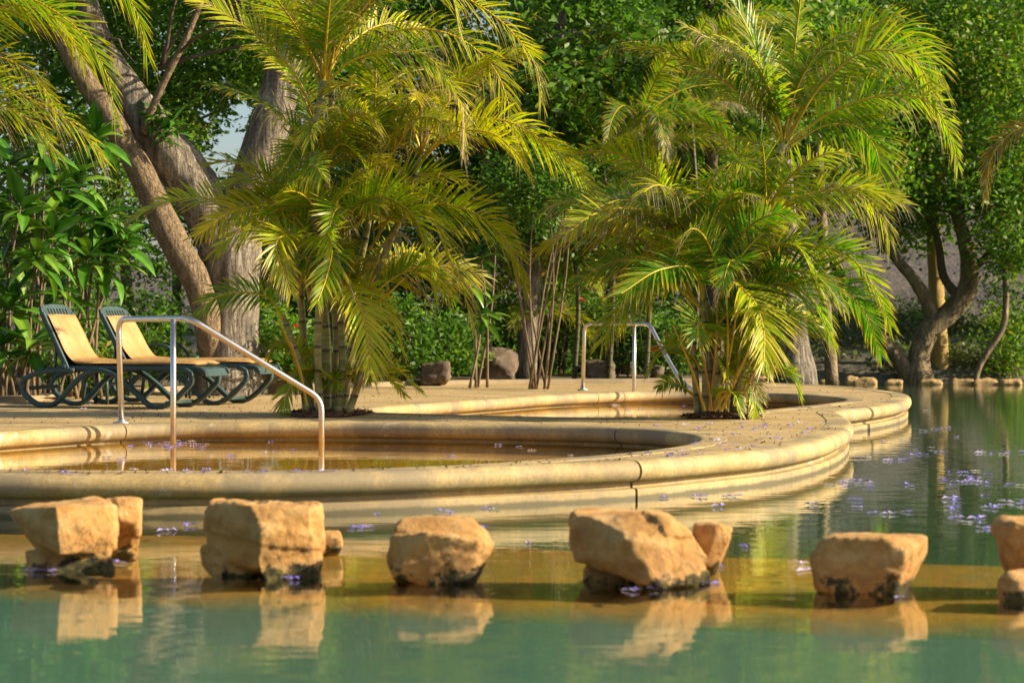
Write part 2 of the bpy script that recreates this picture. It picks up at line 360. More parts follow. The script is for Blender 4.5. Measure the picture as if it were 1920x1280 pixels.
mb.add(V, [(i * 4 + k, i * 4 + k + 1, i * 4 + k + 5, i * 4 + k + 4) for i in range(59) for k in range(3)])
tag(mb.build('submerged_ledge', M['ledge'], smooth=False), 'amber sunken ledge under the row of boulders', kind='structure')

# garden behind the deck, far bank, hillside
gpx = [(-500, 752), (-100, 752), (40, 752), (130, 742), (300, 733), (480, 728), (640, 726), (820, 721), (1000, 718.5), (1180, 717.5), (1330, 717)]
gf = spline([P(x, y, DZ)[:2] for x, y in gpx], 90)
mb = MB(); V = []
for i, p in enumerate(gf):
    for d, h in ((0, DZ - .05), (0, DZ + .055), (.22, DZ + .06), (.24, DZ + .03)): V.append((p[0] + d * .25, p[1] + d, h + .008 * noise.noise(Vector((p[0] * 3, d * 9, 1)))))
mb.add(V, [(i * 4 + k, i * 4 + k + 1, i * 4 + k + 5, i * 4 + k + 4) for i in range(89) for k in range(3)])
tag(mb.build('garden_kerb', M['kerb']), 'low concrete kerb between terrace and garden bed', kind='structure')
def ground(x, y):
    h = DZ + .02 + .05 * noise.noise(Vector((x * .5, y * .5, 0)))
    return h + max(0, y - 44) * .035
mb = MB(); V = []; n2 = 26
for i, p in enumerate(gf):
    for k in range(n2):
        t = (k / (n2 - 1)); y = p[1] + .1 + t * (52 - p[1]); x = p[0] + t * (p[0] * (52 / p[1] - 1)) + .05
        V.append((x, y, ground(x, y) if k else DZ + .035))
mb.add(V, [(i * n2 + k, i * n2 + k + 1, (i + 1) * n2 + k + 1, (i + 1) * n2 + k) for i in range(89) for k in range(n2 - 1)])
tag(mb.build('garden_ground', M['soil']), 'brown soil of the shady garden behind the terrace', kind='structure')
mb = MB(); V = []; xs = np.linspace(-60, 60, 90); ys = np.linspace(0, 1, 20)
for x in xs:
    y0 = 42.6 + .5 * noise.noise(Vector((x * .35, 0, 5))) + (3 if x < 2 else 0)
    for t in ys:
        y = y0 + t * 18; V.append((x, y, -.25 + min(.55, t * 9) + t * 1.2 + .12 * noise.noise(Vector((x * .6, y * .6, 2)))))
mb.add(V, [(i * 20 + k, i * 20 + k + 1, (i + 1) * 20 + k + 1, (i + 1) * 20 + k) for i in range(89) for k in range(19)])
tag(mb.build('far_bank', M['bank']), 'grassy bank on the far side of the lake', kind='structure')
mb = MB(); V = []; xs = np.linspace(-150, 150, 120); ys = np.linspace(0, 1, 40)
for x in xs:
    top = 4.5 + 16 / (1 + math.exp(-(x - 2) / 5))
    for t in ys:
        y = 58 + t * 90; V.append((x, y, .6 + top * t ** .8 + (1.2 * t + .2) * noise.noise(Vector((x * .09, y * .09, 4))) + .5 * noise.noise(Vector((x * .4, y * .4, 4)))))
mb.add(V, [(i * 40 + k, i * 40 + k + 1, (i + 1) * 40 + k + 1, (i + 1) * 40 + k) for i in range(119) for k in range(39)])
tag(mb.build('hillside', M['hill']), 'dry greyish hillside behind the trees', kind='structure')

# ------------------------------------------------------------------ boulders
def rock(name, label, cat, hulls, D, mat, group=None, vox=.010, amp=.016, seed=0, zmin=-.06):
    bm = bmesh.new()
    for h in hulls:
        vs_ = [bm.verts.new(Vector(Q(x, y, D) * 1.0) + Vector(((x - 960) / F * d, d, -(y - HZ) / F * d))) for x, y, d in h]
        r = bmesh.ops.convex_hull(bm, input=vs_)
        junk = [g for g in r['geom_interior'] + r['geom_unused'] if isinstance(g, bmesh.types.BMVert) and g.is_valid]
        bmesh.ops.delete(bm, geom=list(set(junk)), context='VERTS')
    me = bpy.data.meshes.new(name); bm.to_mesh(me); bm.free()
    tmp = bpy.data.objects.new('tmp', me); COL.objects.link(tmp)
    md = tmp.modifiers.new('r', 'REMESH'); md.mode = 'VOXEL'; md.voxel_size = vox
    sm = tmp.modifiers.new('s', 'SMOOTH'); sm.iterations = 1; sm.factor = .5
    dg = bpy.context.evaluated_depsgraph_get(); ev = bpy.data.meshes.new_from_object(tmp.evaluated_get(dg))
    bpy.data.objects.remove(tmp); bpy.data.meshes.remove(me)
    nv = len(ev.vertices); co = np.empty(nv * 3); ev.vertices.foreach_get('co', co); co = co.reshape(-1, 3)
    no = np.empty(nv * 3); ev.vertices.foreach_get('normal', no); no = no.reshape(-1, 3)
    sv = Vector((seed * 7.3, seed * 1.7, seed))
    for i in range(nv):
        v = Vector(co[i]) + sv
        d = amp * (.55 * noise.noise(v * 4) + .28 * noise.noise(v * 10) + .22 * noise.noise(v * 24) + .12 * noise.noise(v * 55))
        q_ = noise.noise(v * 6.5 + Vector((4, 4, 4)))
        if q_ > .38: d -= amp * 1.6 * (q_ - .38)          # shallow pits
        t_ = noise.noise(Vector((v.x * 2.2, v.y * 2.2, v.z * 9 + v.x * 2)))
        d += amp * .45 * (1 if t_ > .12 else 0)           # broken bedding steps
        co[i] += no[i] * d
    base = np.array((co[:, 0].mean(), co[:, 1].mean(), co[:, 2].min()))
    co -= base; ev.vertices.foreach_set('co', co.ravel()); ev.update(); ev.name = name
    o = link(name, ev, mat); o.location = base
    return tag(o, label, cat, group)

G = 'boulders standing in a row in the lake'
rock('boulder', 'faceted tan boulder with a slanting top and mossy underside', 'boulder',
     [[(12, 957, .12), (60, 985, -.02), (105, 948, -.08), (200, 944, .05), (218, 950, .2), (180, 930, .4), (60, 946, .4), (112, 1040, -.12), (70, 1020, -.02), (212, 1010, .08), (220, 1035, .15), (70, 1035, .3), (200, 1040, .35)],
      [(45, 1030, .08), (210, 1030, .08), (55, 1085, .1), (215, 1080, .1), (60, 1060, .35), (200, 1060, .35), (100, 1078, .0), (180, 1078, .0)]], 9.35, M['rock'], G, seed=1)
rock('boulder', 'narrow tan block tucked against the slanting mossy boulder', 'boulder',
     [[(196, 934, .1), (262, 937, .1), (258, 985, .02), (264, 1010, .1), (240, 1034, .1), (205, 1040, .1), (205, 936, .4), (258, 940, .4), (210, 1050, .3), (255, 1050, .3), (205, 960, .0)]], 9.75, M['rock'], G, seed=2)
rock('boulder', 'tall pitted tan boulder with a grey upper corner', 'boulder',
     [[(388, 945, .1), (440, 937, .05), (475, 948, -.02), (480, 1068, -.06), (395, 1020, .08), (385, 990, .12), (440, 1060, .02), (400, 940, .4), (480, 940, .4), (400, 1065, .35), (480, 1090, .3)],
      [(470, 946, .0), (595, 945, .06), (606, 975, .1), (604, 1060, .1), (590, 1088, .05), (500, 1094, -.08), (482, 1060, -.1), (490, 990, -.09), (580, 960, -.02), (480, 942, .4), (598, 944, .4), (598, 1090, .35), (490, 1090, .35)],
      [(378, 1025, .12), (400, 1010, .1), (470, 1030, .0), (470, 1088, .05), (400, 1080, .1), (385, 1060, .12), (400, 1060, .4), (470, 1085, .4)]], 9.12, M['rock'], G, seed=3, amp=.028)
rock('boulder', 'little tan stone peeping out behind the tall pitted boulder', 'boulder',
     [[(600, 997, .0), (636, 994, .02), (641, 1012, .0), (638, 1028, .0), (610, 1040, .0), (600, 1040, .0), (604, 996, .2), (636, 998, .2), (608, 1045, .2), (636, 1040, .2)]], 9.9, M['rock'], G, seed=4, amp=.012, vox=.01)
rock('boulder', 'blocky grey brown boulder with a split across its top', 'boulder',
     [[(732, 1004, .02), (800, 995, -.04), (900, 1014, -.02), (928, 1020, .14), (922, 1040, .2), (885, 1085, .0), (882, 1092, .06), (735, 1082, .0), (727, 1050, .06), (742, 1000, .4), (915, 1005, .45), (890, 1100, .35), (745, 1098, .35), (800, 1098, .0), (875, 1098, .04)],
      [(738, 992, .12), (752, 976, .15), (830, 968, .15), (880, 975, .16), (905, 994, .14), (900, 1012, .06), (745, 1005, .1), (760, 972, .42), (880, 970, .42), (915, 1000, .42), (740, 1000, .42)]], 8.92, M['rock'], G, seed=5, amp=.014)
rock('boulder', 'largest pale tan boulder with a knobbly lit face and black cavity below', 'boulder',
     [[(1068, 975, .12), (1078, 962, .12), (1130, 975, .0), (1210, 962, .03), (1250, 975, .0), (1300, 1000, .06), (1330, 1050, .08), (1300, 1095, .02), (1230, 1098, -.1), (1195, 1080, -.08), (1120, 1040, .0), (1080, 1050, .1), (1066, 1010, .14), (1080, 960, .5), (1250, 960, .5), (1320, 1040, .5), (1090, 1045, .5), (1180, 1010, -.08)],
      [(1185, 1060, -.02), (1330, 1070, .08), (1335, 1104, .1), (1220, 1110, -.06), (1200, 1100, .0), (1330, 1104, .4), (1210, 1104, .4), (1190, 1050, .3)],
      [(1100, 1050, .22), (1200, 1055, .22), (1100, 1108, .22), (1230, 1108, .2), (1110, 1050, .45), (1220, 1108, .45), (1110, 1108, .45)]], 8.8, M['rock'], G, seed=6, amp=.026)
rock('boulder', 'orange tan wedge leaning behind the largest pale boulder', 'boulder',
     [[(1300, 985, .05), (1345, 980, .0), (1376, 988, .05), (1372, 1005, .02), (1346, 1055, .02), (1320, 1062, .0), (1300, 1060, .1), (1310, 980, .3), (1370, 985, .3), (1340, 1080, .2), (1310, 1085, .2)]], 9.25, M['rock'], G, seed=7, amp=.014)
rock('boulder', 'brown wedge boulder with one bright narrow edge and black foot', 'boulder',
     [[(1520, 1040, .06), (1540, 1010, .06), (1565, 1004, .04), (1650, 1008, .0), (1700, 1035, -.02), (1690, 1080, .0), (1678, 1118, .02), (1525, 1090, .04), (1530, 1105, .06), (1740, 1008, .22), (1738, 1040, .28), (1690, 1122, .1), (1560, 998, .4), (1735, 1000, .5), (1690, 1125, .4), (1540, 1118, .35), (1600, 1120, .02)]], 8.55, M['rock'], G, seed=8, amp=.014)
rock('boulder', 'brown block at the row end with a flat pale top', 'boulder',
     [[(1860, 985, .1), (1872, 965, .15), (1960, 968, .1), (2010, 990, .1), (2000, 1060, .05), (1890, 1068, .05), (1878, 1030, .02), (1900, 980, -.02), (1980, 985, -.04), (1880, 966, .45), (2000, 970, .45), (1990, 1090, .4), (1890, 1090, .4), (1890, 1090, .1), (1980, 1090, .06)]], 8.75, M['rock'], G, seed=9, amp=.016)
rock('boulder', 'low rounded brown stone in front of the block with flat pale top', 'boulder',
     [[(1872, 1090, .05), (1890, 1074, .05), (1950, 1066, .08), (2030, 1080, .08), (2040, 1110, .08), (2030, 1140, .05), (1880, 1130, .02), (1870, 1118, .05), (1900, 1070, .3), (2020, 1075, .3), (1890, 1140, .25), (2030, 1145, .25), (1940, 1136, -.05)]], 8.36, M['rock'], G, seed=10, amp=.014)
# far row of stones across the lake
FS = ['plump ochre stone of the far row beside the leaning palm clump', 'flat wide ochre stone of the far row before the grey flaring roots', 'tall plump ochre stone of the far row between flat stone and pale trunk', 'low ochre stone of the far row at the foot of the pale slim trunk', 'upright ochre stone of the far row touching a wider one', 'wide lumpy ochre stone of the far row touching an upright one', 'small low ochre stone of the far row left of the twisted trunk', 'flat ochre stone of the far row before the yellow lit trunk', 'wide ochre stone of the far row by the winding sapling', 'wide ochre stone of the far row just past the winding sapling', 'last ochre stone of the far row beyond the winding sapling']
for i, (x, wd, h) in enumerate([(1423, 34, 17), (1471, 38, 11), (1506, 32, 16), (1556, 32, 11), (1597, 22, 19), (1622, 42, 15), (1677, 30, 11), (1745, 40, 12), (1807, 42, 14), (1848, 42, 13), (1896, 36, 14)]):
    y = 719 + (x - 1400) * .004; D = F / ((y - HZ) / CAMZ); a = wd / 2 * 1.08; h *= .8
    pts = []
    for dd in (-.22, .22):
        for fx, fy in ((-1, .35), (-.8, .85), (.0, 1.0), (.75, .9), (1, .4), (.9, -.3), (-.9, -.3)):
            pts.append((x + fx * a * (1 if dd < 0 else .9) + rnd.uniform(-2, 2), y - fy * h + rnd.uniform(-1.5, 1.5), dd))
    rock('far_stone', FS[i], 'stone', [pts], D, M['rock_far'], 'stones in the far row across the lake', vox=.03, amp=.03, seed=20 + i)
# dark boulders along the garden kerb
for lab, pts, D, sd_ in (
    ('big dark boulder with a flat top behind the terrace kerb', [(872, 662, .2), (900, 655, .1), (960, 656, .1), (970, 668, .2), (962, 712, .0), (900, 716, .0), (878, 690, .1), (885, 655, .8), (960, 655, .8), (960, 716, .7), (890, 716, .7), (930, 672, -.12)], 32.6, 41),
    ('dark grey tub shaped rock in front of the bushes', [(787, 682, .1), (840, 680, .0), (846, 690, .1), (838, 719, .0), (792, 720, .0), (790, 680, .5), (842, 680, .5), (836, 720, .5), (794, 720, .5)], 30.5, 42),
    ('squared dark rock beside the far handrail', [(1098, 678, .1), (1145, 676, .0), (1152, 684, .1), (1150, 711, .0), (1102, 712, .0), (1100, 676, .5), (1150, 676, .5), (1150, 712, .5), (1102, 712, .5)], 33.5, 43),
    ('small brown rock under the sloping far rail', [(1222, 690, .1), (1240, 684, .0), (1246, 696, .1), (1238, 712, .0), (1222, 713, .0), (1224, 686, .4), (1244, 688, .4), (1240, 713, .4), (1222, 713, .4)], 34, 44),
    ('dark low rock behind the sun loungers under broad leaves', [(-40, 690, .2), (20, 685, .1), (62, 690, .0), (78, 705, .1), (70, 752, .0), (-30, 758, .0), (-40, 690, .9), (70, 690, .9), (70, 752, .9), (-30, 758, .9)], 24.8, 45)):
    rock('garden_rock', lab, 'rock', [pts], D, M['rock_dark'], vox=.03, amp=.05, seed=sd_)

# ------------------------------------------------------------------ palms
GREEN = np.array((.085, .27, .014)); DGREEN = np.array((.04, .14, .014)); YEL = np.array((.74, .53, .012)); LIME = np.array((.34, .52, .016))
TAN = np.array((.42, .31, .17)); BROWN = np.array((.16, .085, .03)); PALE = np.array((.55, .47, .36)); ORANGE = np.array((.42, .20, .03))
def frond(parent, pts, L, roll=0, yel=.3, dead=.12, n=None, seed=0, wid=.0255, rach=.014, droop=.35, base=.16, dark=0, lift=25, rust=0):
    rg = np.random.RandomState(seed); pts = np.array(pts, float); yel = np.clip(0 + yel + (.03 if parent is palm1 else -.04 if parent is palm2 else 0) + rg.choice((-.2, -.08, 0, .22)), 0, 1)
    c = spline(pts, 60); d = np.r_[0, np.cumsum(np.linalg.norm(np.diff(c, axis=0), axis=1))]; length = d[-1]
    if n is None: n = int(np.clip(length / .026, 26, 74))
    T = np.gradient(c, axis=0); T /= np.linalg.norm(T, axis=1)[:, None]
    h = c[-1] - c[0]; h[2] = 0
    if np.linalg.norm(h) < .15: a = rg.uniform(0, 6.28); h = np.array((math.cos(a), math.sin(a), 0))
    h /= np.linalg.norm(h); S0 = np.cross(h, (0, 0, 1))
    mb = MB(); tcs = np.linspace(base, .995, n); V = []; Fc = []; C = []
    rows = 5; us = np.array((0, .25, .55, .82, 1.0)); wp = np.array((.45, 1.0, .85, .5, .0))
    droop *= rg.uniform(.25, 1.1); bright = rg.uniform(.75, 1.25)
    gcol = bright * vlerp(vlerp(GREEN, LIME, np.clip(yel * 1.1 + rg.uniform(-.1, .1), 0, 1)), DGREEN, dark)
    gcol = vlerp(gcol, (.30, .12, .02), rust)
    for j, t in enumerate(tcs):
        for side in (-1, 1):
            tt = np.clip(t + rg.uniform(-.3, .3) / n, base, 1); x = tt * length
            b = np.array([np.interp(x, d, c[:, k]) for k in range(3)]); Tv = np.array([np.interp(x, d, T[:, k]) for k in range(3)]); Tv /= np.linalg.norm(Tv)
            S = S0 - Tv * S0.dot(Tv); S /= np.linalg.norm(S); Nn = np.cross(S, Tv)
            rr = roll + rg.normal(0, .06)
            S, Nn = S * math.cos(rr) + Nn * math.sin(rr), Nn * math.cos(rr) - S * math.sin(rr)
            a = R(68 - 42 * tt ** 1.4 + rg.normal(0, 3.5)); lf_ = R(lift * (1 - .6 * tt) + rg.normal(0, 6))
            dr = Tv * math.cos(a) + math.sin(a) * (side * S * math.cos(lf_) + Nn * math.sin(lf_))
            Lk = L * (.42 + .58 * math.sin(math.pi * min(1, (tt * .95 + .12)) ** .9)) * rg.uniform(.88, 1.08)
            if tt < base + .1: Lk *= .75
            g = droop * rg.uniform(.6, 1.4)
            isdead = rg.rand() < dead * (.35 + 1.3 * tt); tipd = rg.uniform(.0, .22) + .25 * max(0, tt - .75)
            if isdead: g += .5; curl = rg.uniform(.2, .8)
            P_ = b[None] + dr[None] * (Lk * us)[:, None] + np.array((0, 0, -1.0))[None] * (g * Lk * us ** 2)[:, None]
            if isdead: P_ += (Tv * rg.uniform(-.3, .3) + Nn * rg.uniform(-.2, .2))[None] * (curl * Lk * us ** 3)[:, None]
            wv = Tv - dr * Tv.dot(dr); wv /= np.linalg.norm(wv) + 1e-9; wv = wv + Nn * rg.normal(0, .25)
            ww = wid * rg.uniform(.8, 1.15) * (1 - .35 * tt) * (.45 if isdead else 1)
            k0 = len(V)
            yl = np.clip(yel * .7 + rg.normal(0, .16) + .25 * (tt - .5), 0, 1)
            lc = vlerp(gcol, vlerp(YEL, (.45, .19, .02), rust), yl * .8) * rg.uniform(.8, 1.15)
            for q in range(rows):
                if isdead: cc = vlerp(TAN, PALE, rg.rand()) * rg.uniform(.6, 1.05)
                else:
                    cc = lc if us[q] < .7 else vlerp(lc, YEL, .5)
                    if us[q] > 1 - tipd: cc = vlerp(BROWN, TAN, rg.rand())
                if q < rows - 1:
                    V.append(P_[q] + wv * ww * wp[q] * .5); V.append(P_[q] - wv * ww * wp[q] * .5); C += [cc, cc]
                else: V.append(P_[q]); C.append(cc)
            for q in range(rows - 2): Fc.append((k0 + 2*q, k0 + 2*q + 1, k0 + 2*q + 3, k0 + 2*q + 2))
            Fc.append((k0 + 2*(rows-2), k0 + 2*(rows-2) + 1, k0 + 2*(rows-1)))
    mb.add(V, Fc, C); o = mb.build('frond', M['frond'], parent, smooth=False)
    rb = MB(); ii = np.linspace(0, 59, 22).astype(int)
    rc = vlerp(vlerp(YEL, ORANGE, rg.uniform(.1, .7)), LIME, .25 * (1 - yel)) * (1 - .55 * dark)
    rb.tube([c[i] for i in ii], [rach * (1 - .82 * (i / 59)) + .0015 for i in ii], 5, col=tuple(rc), cap=False)
    rb.build('rachis', M['stem'], o)
    return o
def stem(parent, pts, r0, r1, seed=0, ring=.11, green=.5, dark=0):
    rg = random.Random(seed); L = sum(np.linalg.norm(np.array(pts[i+1]) - np.array(pts[i])) for i in range(len(pts) - 1))
    n = max(8, int(L / ring) * 8); c = spline(pts, n); rad = []; col = []
    a = np.array((.20, .22, .05)); b = np.array((.42, .34, .12)); k_ = green
    for i in range(n):
        t = i / (n - 1); r = r0 + (r1 - r0) * t; ph = (i + (i // 8) % 2) % 8
        g = vlerp(b, a, min(1, max(0, k_ + .3 * math.sin(i * .7 + seed))))
        if ph == 0: r *= 1.06; g = np.array((.09, .06, .03))
        elif ph == 1: g = vlerp(g, (.55, .48, .30), .5)
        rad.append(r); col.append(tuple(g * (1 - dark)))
    mb = MB(); mb.tube(c, rad, 10, col=col); return mb.build('stem', M['stem'], parent)
def arch(c, az, el0, length, bend, k=7):
    p = np.array(c, float); out = [p.copy()]
    for i in range(k):
        t = (i + .5) / k; e = el0 - bend * t ** 1.25
        p = p + length / k * np.array((math.cos(az) * math.cos(e), math.sin(az) * math.cos(e), math.sin(e))); out.append(p.copy())
    return out
def fill(parent, c, count, rng, seed, el=(40, 80), bend=(45, 105), yel=(.1, .6), L=(.34, .48), dead=(.04, .22), az=None, dark=0, roll=1.0):
    rg = random.Random(seed)
    for i in range(count):
        a = (i / count * 2 * math.pi + rg.uniform(-.35, .35)) if az is None else R(rg.uniform(*az))
        pts = arch(c, a, R(rg.uniform(*el)), rg.uniform(*rng), R(rg.uniform(*bend)))
        frond(parent, pts, rg.uniform(*L), rg.uniform(-roll, roll), rg.uniform(*yel), rg.uniform(*dead) if rg.random() > .08 else .8, seed=seed * 100 + i, dark=max(dark, rg.uniform(-.5, .65)))
def traced(parent, lst, D, seed):
    for i, (pts, L, roll, yel, dead, dd) in enumerate(lst):
        k = len(pts); dds = np.linspace(0, dd[1] - dd[0], k) + dd[0] if hasattr(dd, '__len__') else np.full(k, dd)
        frond(parent, [Q(x, y, D + e) for (x, y), e in zip(pts, dds)], L * 1.12, roll, yel, dead, seed=seed + i)

palm1 = palm2 = None
# palm clump by the front pool
D1 = 20.4
b1 = P(605, 773, DZ)
palm1 = empty('areca_palm', tuple(b1), 'tall clumping palm with yellow fronds rising from mulch beside the sun loungers', 'palm', 'palms planted in the terrace')
for i, (pp, r0, r1, dd) in enumerate([
    ([(612, 778), (612, 640), (590, 430), (588, 300), (607, 150)], .050, .040, .0),
    ([(628, 776), (632, 640), (618, 450), (612, 330), (622, 200), (620, 140)], .045, .032, .15),
    ([(640, 772), (665, 640), (720, 480), (770, 360), (790, 290)], .045, .030, .25),
    ([(586, 772), (570, 640), (560, 500), (552, 400)], .040, .032, .2),
    ([(600, 772), (596, 640), (600, 540)], .042, .034, -.2),
    ([(650, 774), (690, 660), (705, 560)], .040, .026, -.1),
    ([(575, 772), (562, 680), (530, 590)], .036, .024, -.15),
    ([(632, 776), (642, 680), (636, 560)], .042, .032, -.1),
    ([(622, 774), (650, 600), (690, 420), (700, 320)], .040, .03, .4)]):
    pp[0] = (pp[0][0], pp[0][1] + 10); stem(palm1, [Q(x, y, D1 + dd) for x, y in pp], r0, r1, i, green=[.8, .3, .4, .6, .2, .4, .7, .8, .5][i])
t1 = [ # (pixel path, leaflet length, roll, yellowness, dead share, depth)
 ([(592, 215), (540, 120), (450, 45), (350, -15)], .42, .9, .35, .05, (0, -.3)),
 ([(600, 160), (570, 90), (500, 15), (440, -60)], .42, .8, .3, .05, (0, .2)),
 ([(612, 140), (625, 60), (660, -40), (720, -110)], .42, .5, .45, .05, (0, -.2)),
 ([(605, 140), (598, 60), (575, -60)], .42, .6, .5, .05, (0, .2)),
 ([(610, 160), (650, 120), (715, 98), (790, 100), (850, 160)], .33, 1.2, .2, .35, (0, -.6)),
 ([(610, 150), (660, 40), (760, -40), (880, 0), (960, 60), (1010, 140), (1015, 190)], .42, .6, .45, .4, (0, -.3)),
 ([(615, 150), (650, 20), (740, -60), (830, -40), (862, 60), (866, 75)], .34, .2, .6, .3, (0, -.5)),
 ([(640, 170), (740, 60), (830, 60), (920, 120), (960, 220), (975, 290)], .36, .7, .55, .4, (.1, .3)),
 ([(695, 330), (702, 260), (704, 180), (706, 100)], .46, .1, .75, .05, (.3, -.1)),
 ([(700, 340), (760, 250), (830, 150), (862, 190), (868, 300)], .36, .3, .6, .5, (.3, -.4)),
 ([(790, 300), (850, 235), (940, 225), (1030, 275), (1090, 330), (1130, 395)], .36, .8, .95, .12, (.25, -.2)),
 ([(790, 300), (850, 250), (920, 250), (970, 290), (995, 335)], .30, .8, .65, .08, (.25, -.5)),
 ([(780, 330), (810, 220), (860, 140), (940, 130)], .36, .7, .5, .15, (.3, .5)),
 ([(640, 450), (660, 390), (720, 370), (770, 400), (800, 470), (815, 550)], .40, .9, .6, .05, (0, -.7)),
 ([(690, 470), (760, 385), (800, 400), (840, 480), (868, 540), (885, 615)], .42, .5, .65, .1, (.1, -.8)),
 ([(700, 430), (790, 385), (880, 395), (945, 445), (985, 540)], .42, .9, .5, .08, (.2, -.5)),
 ([(690, 560), (740, 520), (790, 500), (850, 560)], .30, .7, .4, .05, (.0, .3)),
 ([(555, 420), (510, 390), (440, 395), (370, 440)], .34, .8, .6, .08, (.2, -.3)),
 ([(560, 500), (500, 440), (420, 380), (320, 375), (245, 410)], .34, .6, .45, .1, (.2, .6)),
 ([(556, 410), (520, 350), (470, 330), (410, 350)], .34, .7, .55, .12, (.2, .3)),
 ([(580, 560), (560, 470), (540, 440), (520, 450), (545, 550)], .34, .4, .4, .05, (-.1, -.8)),
 ([(600, 560), (610, 480), (622, 470), (612, 520), (596, 565)], .32, .1, .35, .05, (-.2, -.9)),
 ([(530, 600), (505, 560), (460, 548), (400, 560), (370, 590)], .32, .8, .3, .05, (-.15, -.4)),
 ([(636, 560), (640, 530), (668, 560), (690, 640), (694, 700)], .38, .1, .6, .05, (-.1, -.8)),
 ([(650, 570), (690, 540), (730, 590), (755, 660)], .34, .5, .45, .05, (-.1, -.4)),
 ([(645, 700), (690, 690), (740, 690), (790, 735)], .20, .7, .85, .05, (-.1, -.4)),
 ([(640, 720), (690, 690), (720, 700), (760, 740)], .18, .4, .5, .1, (-.1, .2)),
 ([(570, 740), (556, 715), (540, 735), (532, 785)], .18, .2, .45, .05, (-.1, -.3)),
 ([(575, 720), (560, 660), (520, 640), (500, 690)], .2, .5, .4, .05, (-.1, .2)),
 ([(600, 310), (560, 270), (540, 300), (520, 330)], .26, .7, .3, .05, (.1, -.3)),
 ([(612, 300), (640, 270), (670, 290), (690, 320)], .28, .6, .4, .05, (.1, -.3)),
]
traced(palm1, t1, D1, 1000)
fill(palm1, Q(607, 155, D1), 6, (1.5, 2.1), 11, el=(50, 82), bend=(40, 85), yel=(.3, .7), dead=(.1, .35))
fill(palm1, Q(700, 320, D1 + .3), 6, (1.2, 1.8), 12, el=(35, 80), bend=(40, 100), yel=(.3, .8), dead=(.1, .3))
fill(palm1, Q(790, 292, D1 + .25), 5, (1.1, 1.6), 17, el=(35, 80), yel=(.4, .9), dead=(.1, .35))
fill(palm1, Q(620, 470, D1 + .1), 6, (1.0, 1.5), 13, el=(40, 80), yel=(.2, .6))
fill(palm1, Q(552, 400, D1 + .2), 4, (1.0, 1.4), 14, el=(40, 80), yel=(.3, .6))
fill(palm1, Q(690, 540, D1 + .1), 5, (.9, 1.3), 15, el=(30, 75), yel=(.2, .5))
fill(palm1, Q(640, 575, D1 - .1), 5, (.7, 1.0), 18, el=(40, 80), L=(.26, .36), yel=(.3, .8))
fill(palm1, Q(560, 540, D1 - .1), 3, (.6, .9), 19, el=(40, 80), L=(.24, .34), yel=(.2, .6))
fill(palm1, Q(610, 720, D1), 8, (.35, .6), 16, el=(25, 75), L=(.14, .2), yel=(.3, .6))

# palm clump between the pools
D2 = 19.7
palm2 = empty('areca_palm', tuple(P(1345, 778, DZ)), 'leaning palm clump with green arching fronds growing between the two pools', 'palm', 'palms planted in the terrace')
for i, (pp, r0, r1, dd) in enumerate([
    ([(1372, 780), (1392, 640), (1424, 440), (1450, 350), (1468, 270)], .055, .036, .2),
    ([(1385, 778), (1385, 690), (1372, 560)], .075, .03, .1),
    ([(1345, 780), (1345, 660), (1352, 540)], .038, .026, -.1),
    ([(1322, 778), (1322, 660), (1318, 560)], .036, .024, .0),
    ([(1310, 776), (1300, 660), (1290, 500)], .038, .024, .2),
    ([(1358, 780), (1375, 660), (1400, 560)], .036, .024, -.05),
    ([(1335, 776), (1330, 600), (1300, 470), (1290, 430)], .036, .026, .25)]):
    pp[0] = (pp[0][0], pp[0][1] + 10); stem(palm2, [Q(x, y, D2 + dd * .5) for x, y in pp], r0, r1, 20 + i, green=[.15, .4, .35, .6, .2, .3, .5][i])
